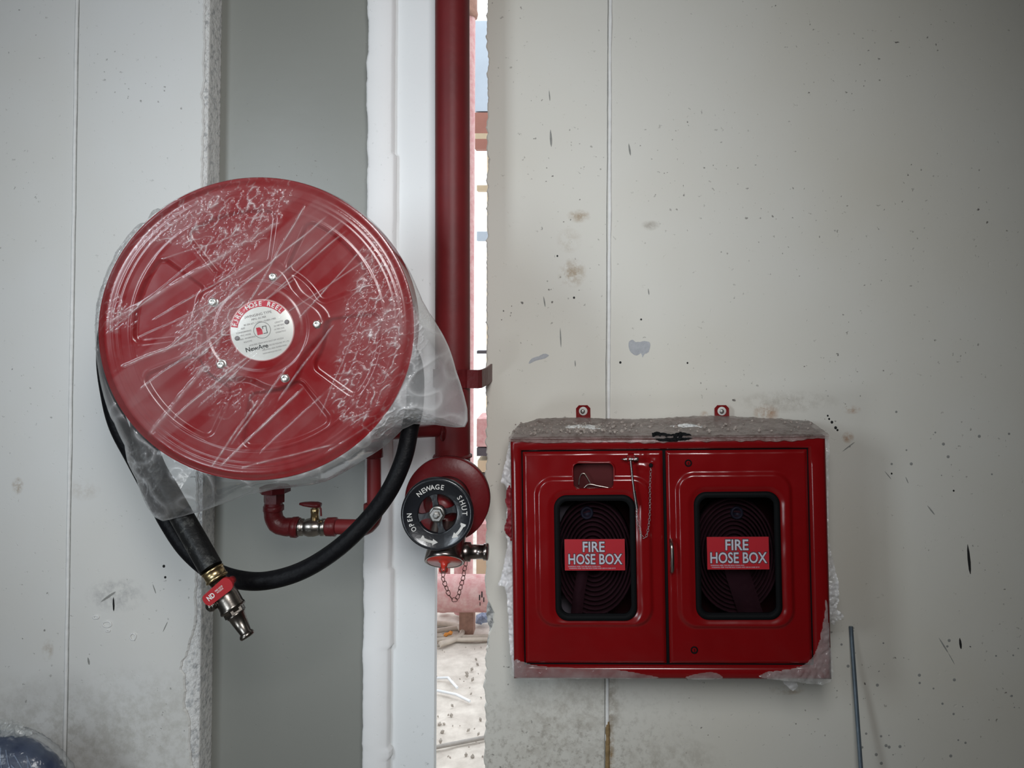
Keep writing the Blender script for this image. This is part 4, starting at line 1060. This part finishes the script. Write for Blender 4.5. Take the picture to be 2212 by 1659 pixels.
ar = MB(); n = 40; a0, a1 = 43, 174; r0, r1 = BRd*.755, BRd*.96; vs = []; fs = []
for i in range(n+1):
    a = math.radians(a0+(a1-a0)*i/n); vs += [(q.x+r0*math.cos(a), y_, q.z+r0*math.sin(a)), (q.x+r1*math.cos(a), y_, q.z+r1*math.sin(a))]
fs = [(2*i, 2*i+1, 2*i+3, 2*i+2) for i in range(n)]; ar.add(vs, fs, False)
# red rim line and logo
vs = []; n = 72
for i in range(n):
    a = 2*PI*i/n; vs += [(q.x+BRd*.975*math.cos(a), y_, q.z+BRd*.975*math.sin(a)), (q.x+BRd*.99*math.cos(a), y_, q.z+BRd*.99*math.sin(a))]
ar.add(vs, [(2*i, 2*i+1, (2*i+3) % (2*n), (2*i+2) % (2*n)) for i in range(n)], False)
def rl(u_, v_): c_, s_ = math.cos(T0), math.sin(T0); return (q.x+BRd*(u_*c_-v_*s_), q.z+BRd*(u_*s_+v_*c_))
def lpoly(mb, pts, y): mb.add([(rl(a_, b_)[0], y, rl(a_, b_)[1]) for a_, b_ in pts], [tuple(range(len(pts)))], False)
lpoly(ar, [(-.17, .11), (-.06, .11), (0, .02), (0, -.13), (-.03, -.13), (-.17, -.13)], y_)
obj('red_print', ar, M_bred, bd, 'par')
lt = MB(); arctext(lt, 'FIRE HOSE REEL', q.x, y_-.0004, q.z, BRd*.865, 168, 49, BRd*.205, .026, .95)
obj('arched_lettering', lt, M_letter, bd, 'par')
ik = MB()
def line(txt, u_, v_, s_, bold=0.0, m=ik, sx=1.0): a_, b_ = rl(u_, v_); text(m, txt, a_, y_-.0002, b_, BRd*s_, sx, bold, T0)
line('SWINGING TYPE', -.02, .48, .115); line('MFG. AS PER', -.02, .37, .085); line('BS EN 671-1:2001 / IS:884-1985', -.01, .25, .078)
line('SIZE', -.56, .16, .07); line('CONFORMING', -.56, .05, .07); line('PVC HOSE', -.52, -.06, .07); line('MAX. WORKING', -.50, -.17, .07); line('KG/CM2', -.50, -.28, .07)
line('LENGTH', .56, .12, .07); line('30 METERS', .54, .01, .07); line('19 MM DIA', .52, -.10, .07); line('OPERATING', .55, -.20, .06)
line('HOSE REEL DRUM WITH SHUT OFF NOZZLE', .05, -.42, .068, sx=.8)
line('FIRE PROTECTION IND. PVT. LTD.', .38, -.55, .068, sx=.72); line('INDUSTRIAL AREA, MUMBAI INDIA', .25, -.66, .062, sx=.8); line('WWW.NEWAGE-IND.COM', .15, -.77, .06, sx=.8)
obj('small_print', ik, M_ink, bd, 'par', kind='stuff')
bk = MB(); line('NewAge', -.28, -.58, .20, .02, bk)
circ = [(.265*math.cos(2*PI*i/40), .265*math.sin(2*PI*i/40)) for i in range(40)]
vs = []
for a_, b_ in circ: vs += [(*[rl(a_, b_)[0]], y_, rl(a_, b_)[1]), (rl(a_*.955, b_*.955)[0], y_, rl(a_*.955, b_*.955)[1])]
bk.add(vs, [(2*i, 2*i+1, (2*i+3) % 80, (2*i+2) % 80) for i in range(40)], False)
for pts in ([(.02, .12), (.15, .12), (.15, .10), (.04, .10)], [(.13, .12), (.15, .12), (.15, -.13), (.13, -.13)], [(.02, -.11), (.15, -.11), (.15, -.13), (.02, -.13)], [(.02, .12), (.04, .12), (.04, .04), (.02, .02)]):
    lpoly(bk, pts, y_-.0001)
obj('black_print', bk, M_ink2, bd, 'par')
for a_, b_ in ((-.80, -.08), (.80, .08)):
    xx, zz = rl(a_, b_); obj('rivet', MB().lathe((xx, BY-.0008, zz), (0, -1, 0), [(0, .0045), (.001, .0042), (.0022, .002)], 14), M_ink, bd, 'par')
# axle arm back to the wall
arm = MB().tube([(CXR, .10, CZR), (CXR, .22, CZR), (CXR-.0, .30, CZR)], .024, 20)
arm.box((CXR-.02, .20, CZR-.30), (CXR+.02, .26, CZR+.05))
obj('swing_arm', arm, M_rfit, REEL, 'local')
Mi_ = MR.inverted(); sw = Mi_ @ P(594, 1060, YF)
obj('wall_plate', MB().box((CXR-.09, W+.05-YREEL-.06, CZR-.14), (CXR+.09, W+.075-YREEL-.04, CZR+.14)), M_rfit, REEL, 'local')
obj('arm_bar', MB().box((CXR-.02, .25, CZR-.03), (CXR+.02, W+.07-YREEL-.05, CZR+.03)), M_rfit, REEL, 'local')
# hanging loop of hose (world coordinates)
hp = [(700, 640, 1.61), (820, 690, 1.62), (888, 770, 1.63), (897, 860, 1.63), (886, 925, 1.63), (872, 990, 1.62), (842, 1058, 1.61), (798, 1118, 1.61), (738, 1178, 1.60), (668, 1225, 1.60),
      (600, 1250, 1.60), (535, 1255, 1.60), (465, 1236, 1.61), (408, 1190, 1.62), (366, 1130, 1.64), (330, 1062, 1.65), (292, 990, 1.65), (256, 920, 1.65), (238, 850, 1.65), (229, 770, 1.65), (240, 690, 1.65), (290, 620, 1.64), (360, 560, 1.64)]
obj('hanging_hose', MB().tube(catmull([P(*p) for p in hp], 10), 19.2*1.58/F, 20), M_hose, REEL)
hp = [(330, 780, 1.60), (310, 850, 1.61), (308, 930, 1.61), (330, 1005, 1.60), (362, 1062, 1.585), (396, 1122, 1.565), (428, 1178, 1.545), (456, 1228, 1.53)]
M_hose2 = mat('scuffed_black_hose', (0.007, 0.007, 0.007), .45, spec=.2, bump=.5, bscale=70, col2=(.06, .06, .055), vscale=50, nmask=(.55, .7))
obj('nozzle_hose', MB().tube(catmull([P(*p) for p in hp], 10), 24*1.5/F, 20), M_hose2, REEL)
# nozzle
YN = 1.53; kn = YN/F; n0 = P(457, 1228, YN); n1 = P(535, 1375, YN-.02); ax = (n1-n0).normalized(); L_ = (n1-n0).length/166
def seg(lst): return [(s_*L_, r_*kn) for s_, r_ in lst]
M_nk = mat('nozzle_metal', (0.24, 0.215, 0.19), .30, 1.0, bump=.15, bscale=60, var=.4, vscale=30)
obj('hose_clamp', MB().lathe(n0, ax, seg([(2, 20), (3, 23), (7, 23), (8, 21.5), (22, 21.5), (23, 23), (27, 23), (28, 19)]), 32), M_brass, REEL)
nb = MB().lathe(n0, ax, seg([(26, 18), (46, 18), (48, 22), (62, 23), (70, 24.5), (92, 25), (96, 26.5), (100, 26.5), (102, 24), (103, 20), (108, 20)]), 36)
nb.lathe(n0, ax, seg([(102, 20), (103, 22), (112, 22), (113, 19)]), 6, False)
nb.lathe(n0, ax, seg([(111, 18.5), (115, 19), (117, 17), (156, 11.5), (158, 14), (162, 15.5), (166, 15), (168, 12), (168, 9), (150, 8)]), 36)
obj('hose_nozzle', nb, M_nk, REEL)
M_lev = mat('lever_red', (0.30, 0.010, 0.014), .5, var=.1, spec=.2)
la = P(449, 1296, YN-.034); lb = P(490, 1262, YN-.034)
d = (lb-la).normalized(); u_ = Vector((-d.z, 0, d.x)).normalized(); pl = []; w_ = 13.5*kn
for i in range(9): a = PI/2+PI*i/8; pl.append(la + d*w_*.6*math.cos(a) + u_*w_*math.sin(a)*.95)
for i in range(9): a = -PI/2+PI*i/8; pl.append(lb + d*w_*.9*math.cos(a) + u_*w_*math.sin(a)*1.1)
lm = MB().prism([(p.x, p.z) for p in pl], YN-.036, YN-.030)
lm.lathe(lb+Vector((0, .002, 0)), (0, 1, 0), [(0, .008), (.02, .008)], 16)
lo = obj('shutoff_lever', lm, M_lev, REEL)
al = math.atan2(d.z, d.x); tm = MB(); c_ = la.lerp(lb, .18)
text(tm, 'ND', c_.x+.003, YN-.0365, c_.z-.002, .013, .8, .03, al)
for i, s_ in enumerate(('FIRE HOSE', 'NOZZLE')):
    c2 = la.lerp(lb, .66) + u_*(.0020-.0042*i); text(tm, s_, c2.x, YN-.0365, c2.z, .0042, .9, .01, al)
obj('lettering', tm, M_letter, lo)
kb = MB(); q2 = P(455, 1309, YN-.026); q3 = P(480, 1292, YN+.0)
kb.lathe(q2, (q3-q2), [(-.004, .006), (-.003, .0100), (.0, .0112), (.006, .0112), (.008, .0085), (.028, .0085)], 20)
kb.lathe(q2, (q2-q3), [(.003, .0072), (.0065, .0060)], 16)
obj('pivot_knob', kb, M_nk, REEL)

# ------------------------------------------------------------------ plastic bag round the reel
M_bag = film_mat('bag_film', .0, .05, (.84, .84, .84), 11, .12, bs=.10, ior=1.33)
ring_px = [(345, 1130), (405, 1115), (470, 1094), (530, 1072), (590, 1060), (640, 1055), (700, 1044), (740, 1024), (790, 992), (835, 962), (868, 930), (893, 918), (940, 920), (985, 926), (1004, 925), (1010, 912), (1009, 885), (1000, 850), (985, 805), (968, 750), (944, 705), (925, 676), (912, 650), (901, 622)]
left_px = [(335, 448), (300, 480), (270, 515), (252, 545), (230, 590), (222, 620), (210, 680), (206, 740), (208, 800), (216, 850), (232, 905), (240, 918), (262, 965), (268, 1000), (288, 1040), (300, 1075), (312, 1100), (328, 1122)]
prof = []
for a_, b_ in ring_px + left_px:
    p = Rl(a_, b_, .05); dx, dz = p.x-CXR, p.z-CZR; prof.append((math.atan2(dz, dx) % (2*PI), math.hypot(dx, dz)))
for ang in range(34, 138, 6): prof.append((math.radians(ang), RR+.002))
prof.sort()
pa_ = np.array([p[0] for p in prof]); pr_ = np.array([p[1] for p in prof]); pa_ = np.concatenate([pa_-2*PI, pa_, pa_+2*PI]); pr_ = np.concatenate([pr_]*3)
def Ro(th): return max(float(np.interp(th % (2*PI), pa_, pr_)), RR+.0030)
CREASE = [(222, 705, 610, 476, 2.6, .5), (330, 690, 560, 560, 1, .5), (355, 760, 705, 468, 1.1, .7), (300, 842, 640, 600, 1, .5), (395, 800, 745, 500, 1, .6), (318, 945, 452, 780, 2.4, .5), (452, 780, 486, 712, 1.6, .4),
    (372, 905, 580, 735, 1.2, .7), (470, 1012, 655, 838, 1.2, .8), (452, 1015, 560, 862, 1.2, .7), (520, 690, 660, 440, 1, .6), (556, 640, 738, 478, 1, .6), (600, 690, 805, 552, .9, .5), (645, 690, 790, 530, .9, .6),
    (500, 960, 622, 792, 1, .6), (262, 792, 425, 728, 1.3, .7), (228, 722, 425, 560, .9, .4), (600, 866, 722, 700, .9, .5), (430, 880, 560, 760, .8, .5), (350, 560, 520, 505, .9, .4), (300, 730, 470, 650, .8, .5),
    (690, 900, 800, 640, .8, .4), (520, 1010, 720, 960, 1, .5), (700, 980, 860, 880, 1, .5), (560, 980, 700, 850, .8, .4)]
CR = []
for a_, b_, c_, d_, w_, h_ in CREASE:
    p, q_ = Rl(a_, b_, -.015), Rl(c_, d_, -.015); CR.append((p.x-CXR, p.z-CZR, q_.x-CXR, q_.z-CZR, w_, h_))
def ridge(t, p=3): t = 1-abs(t)*2.2; return max(t, 0)**p
def crk(x, z, full=True):
    """height of the film above the disc and how milky it is there: creases pulled diagonally, crushed patches with sparkle painted as haze"""
    h = 0.; hz_ = 0.
    wx_, wz_ = x+.0022*nz(x*18, z*18, 21), z+.0022*nz(x*18, z*18, 31)
    for x1, z1_, x2, z2, w_, hh_ in CR:
        dx, dz = x2-x1, z2-z1_; L2 = dx*dx+dz*dz; t = ((wx_-x1)*dx+(wz_-z1_)*dz)/L2
        if t < -.02 or t > 1.02: continue
        d = abs((wx_-x1)*dz-(wz_-z1_)*dx)/math.sqrt(L2)
        if d > .008*w_: continue
        e = math.exp(-(d/(.0014*w_))**2)*smooth(-.02, .08, t)*smooth(1.02, .92, t)*(.55+.9*max(0, nz(t*14, x1*50, 3)+.25))
        h += .0021*e; hz_ += hh_*e*(.52 if w_ < 2 else .40)
    a = .716; u_ = x*math.cos(a)+z*math.sin(a); v_ = -x*math.sin(a)+z*math.cos(a)
    f = nz(v_*13, u_*1.8, 1.5); h += .0028*f; hz_ += .055*smooth(-.02, .10, f)+.02*smooth(.1, .25, nz(v_*30, u_*3, 4))
    m_ = smooth(.10, .32, nz(x*6, z*6, 9)+.35*smooth(.02, .12, x-z*.5)*smooth(.26, .05, math.hypot(x-.13, z+.10))+.38*smooth(-.13, -.22, x)*smooth(.12, -.02, abs(z-.03)) + .3*smooth(-.02, -.12, x-z*.9)*smooth(.06, .2, z))
    if m_ > 0:
        xx_ = u_*.55; r1 = ridge(nz(v_*75, xx_*75, 4)*1.6, 4); r2 = ridge(nz(v_*150, xx_*150, 6)*1.5, 3)
        h += m_*(.0016*r1 + .0010*r2); hz_ += m_*(.03 + .30*r1*max(0, nz(x*45, z*45, 15)*2+.3) + .45*r2*r1 + .12*r2*max(0, nz(x*60, z*60, 25)*3))  # crushed lines whitened, painting sparkling highlights into the film
    return h, hz_
NT2, NR1, NR2 = 1300, 250, 46
vs = []; fs = []; hz = []
for i in range(NR1+NR2+1):
    for j in range(NT2):
        th_ = 2*PI*j/NT2; ro = Ro(th_)
        if i <= NR1: r_ = RR*(.02+.98*i/NR1)
        else: r_ = RR + (ro-RR)*(i-NR1)/NR2
        x = r_*math.cos(th_); z = r_*math.sin(th_)
        c1, c2 = crk(x, z) if (i <= NR1 or ro-RR > .006) else (0., 0.)
        if i <= NR1:
            rim_ = smooth(.90, .96, r_/RR)
            bq_ = smooth(BRd*1.05, BRd*.9, math.hypot(CXR+x-q_bad.x, CZR+z-q_bad.z)); c2 *= 1-.75*bq_; c1 *= 1-.5*bq_
            y = -.0155 - c1*(1-.8*rim_) + .009*smooth(.93, 1.0, r_/RR); hv = c2*(1-.75*rim_)
        else:
            t = (i-NR1)/NR2; e = ro-RR; f_ = smooth(.004, .03, e)
            g_ = ridge(nz(x*16+z*9, z*16-x*9, 33)*1.5, 3)
            y = -.0065 + (.040+.03*f_)*t**1.6 - (c1*1.5 + .0032*g_)*f_*math.sin(PI*min(t+.15, 1))
            rt_ = smooth(-.05, .12, x)
            hv = f_*(.05+.20*rt_+.22*g_+.7*c2+.08*nz(x*12, z*12, 4)) + .35*smooth(.94, 1, t)*f_
        vs.append((CXR+x, y, CZR+z)); hz.append(hv)
for i in range(NR1+NR2):
    for j in range(NT2): l = (j+1) % NT2; fs.append((i*NT2+j, i*NT2+l, (i+1)*NT2+l, (i+1)*NT2+j))
fs.append(tuple(range(NT2)))
b0 = (NR1+NR2)*NT2; K = 18
for k_ in range(1, K+1):
    for j in range(NT2):
        th_ = 2*PI*j/NT2; ro = Ro(th_); t = k_/K; r_ = ro - (ro-RR*.80)*smooth(0, 1, t)
        x = r_*math.cos(th_); z = r_*math.sin(th_); f_ = smooth(.004, .03, ro-RR)
        y = .0335+.03*f_ + .13*t**.6 + .006*nz(x*20, z*20, 7)*t
        vs.append((CXR+x, y, CZR+z)); hz.append((.03+.14*smooth(-.05, .12, x))*f_)
    for j in range(NT2):
        l = (j+1) % NT2; a_ = b0 + (k_-1)*NT2; fs.append((a_+j, a_+l, a_+NT2+l, a_+NT2+j))
bag = MB().add(vs, fs, True); bag.xf(MR)
bo = _obj('plastic_bag', bag, M_bag, label='crinkled clear plastic bag pulled over the red reel disc', cat='plastic bag')
set_haze(bo, hz)

# ------------------------------------------------------------------ steel rod leaning at the right
M_rod = mat('galvanised_rod', (0.20, 0.25, 0.30), .4, .6, var=.3, vscale=30)
a = P(1838, 1353, W-.010); b = P(1859.5, 1659, 1.99); d = (b-a); b2 = a + d*((0.0-a.z)/d.z)
rod = MB().tube([a, b2], .0055, 14)
ro_ = obj('steel_rod', rod, M_rod, label='thin blue-grey steel rod leaning on the wall right of the cabinet', cat='rod')

# ------------------------------------------------------------------ wrapped blue bundle, lower left
M_blu = mat('blue_strapping', (0.030, 0.045, 0.10), .45, bump=.4, bscale=60, var=.5, vscale=10)
cbx = P(-15, 1760, 1.86); bu = thing('wrapped_bundle', (cbx.x, 1.86, 0), 'dark blue bundle in torn stretch wrap at the lower left', 'bundle')
RB = 182*1.86/F
core = MB(); vs = []; fs = []; n, m = 80, 40
for i in range(n+1):
    a = PI*i/n
    for j in range(m):
        b_ = 2*PI*j/m; r_ = RB*.93; rad = math.sin(a); 
        vs.append((cbx.x + r_*rad*math.cos(b_)*(1+.02*nz(a*9, b_*2)), 1.86+.085*rad*math.sin(b_), max(cbx.z + r_*math.cos(a), .002)))
for i in range(n):
    for j in range(m): l = (j+1) % m; fs.append((i*m+j, i*m+l, (i+1)*m+l, (i+1)*m+j))
core.add(vs, fs, True); obj('blue_core', core, M_blu, bu)
M_blus = mat('pale_blue_strand', (0.20, 0.25, 0.36), .5, var=.3, vscale=10)
st_ = MB(); random.seed(9)
for i in range(34):
    x_ = cbx.x-.05+random.random()*RB*1.0; sl = .25+.5*random.random(); z_ = cbx.z+RB*(.98 - random.random()*.75); pts = []
    for k_ in range(10):
        t = k_/9*.5; xx = x_+t*.13; zz = z_-t*sl*.35-.25*t*t*.4; rr_ = math.hypot(xx-cbx.x, zz-cbx.z)/(RB*.93)
        if rr_ < .96: pts.append((xx, 1.86-.085*math.sqrt(1-rr_*rr_)-.001, zz))
    if len(pts) > 3: st_.tube(pts, .0014, 5)
obj('strands', st_, M_blus, bu)
wrap = MB(); vs = []; fs = []; n, m = 90, 60
for i in range(n+1):
    a = PI*.7*i/n
    for j in range(m):
        b_ = 2*PI*j/m; rad = math.sin(a); c_ = 1+.035*abs(nz(a*14, b_*6))+.012*nz(a*40, b_*20)
        vs.append((cbx.x + RB*rad*math.cos(b_)*c_, 1.86+.092*rad*math.sin(b_)*c_, cbx.z + RB*math.cos(a)*c_))
for i in range(n):
    for j in range(m): l = (j+1) % m; fs.append((i*m+j, i*m+l, (i+1)*m+l, (i+1)*m+j))
wrap.add(vs, fs, True); M_wrap = film_mat('stretch_wrap', .02, .16, (.50, .58, .66), 18, .15, bs=.25, ior=1.35)
obj('stretch_wrap', wrap, M_wrap, bu)
pl = [(P(a_, b_, 1.86).x, P(a_, b_, 1.86).z) for a_, b_ in ((-20, 1552), (10, 1550), (24, 1556), (32, 1546), (40, 1556), (56, 1562), (58, 1574), (76, 1572), (74, 1582), (40, 1588), (0, 1578), (-20, 1580))]
tf = film(pl, .003, lambda x, z: 1.855, .012, .002, 3, 60); o = obj('torn_flap', tf, film_mat('torn_wrap', .45, .4, (.55, .56, .54), 30, .2), bu)
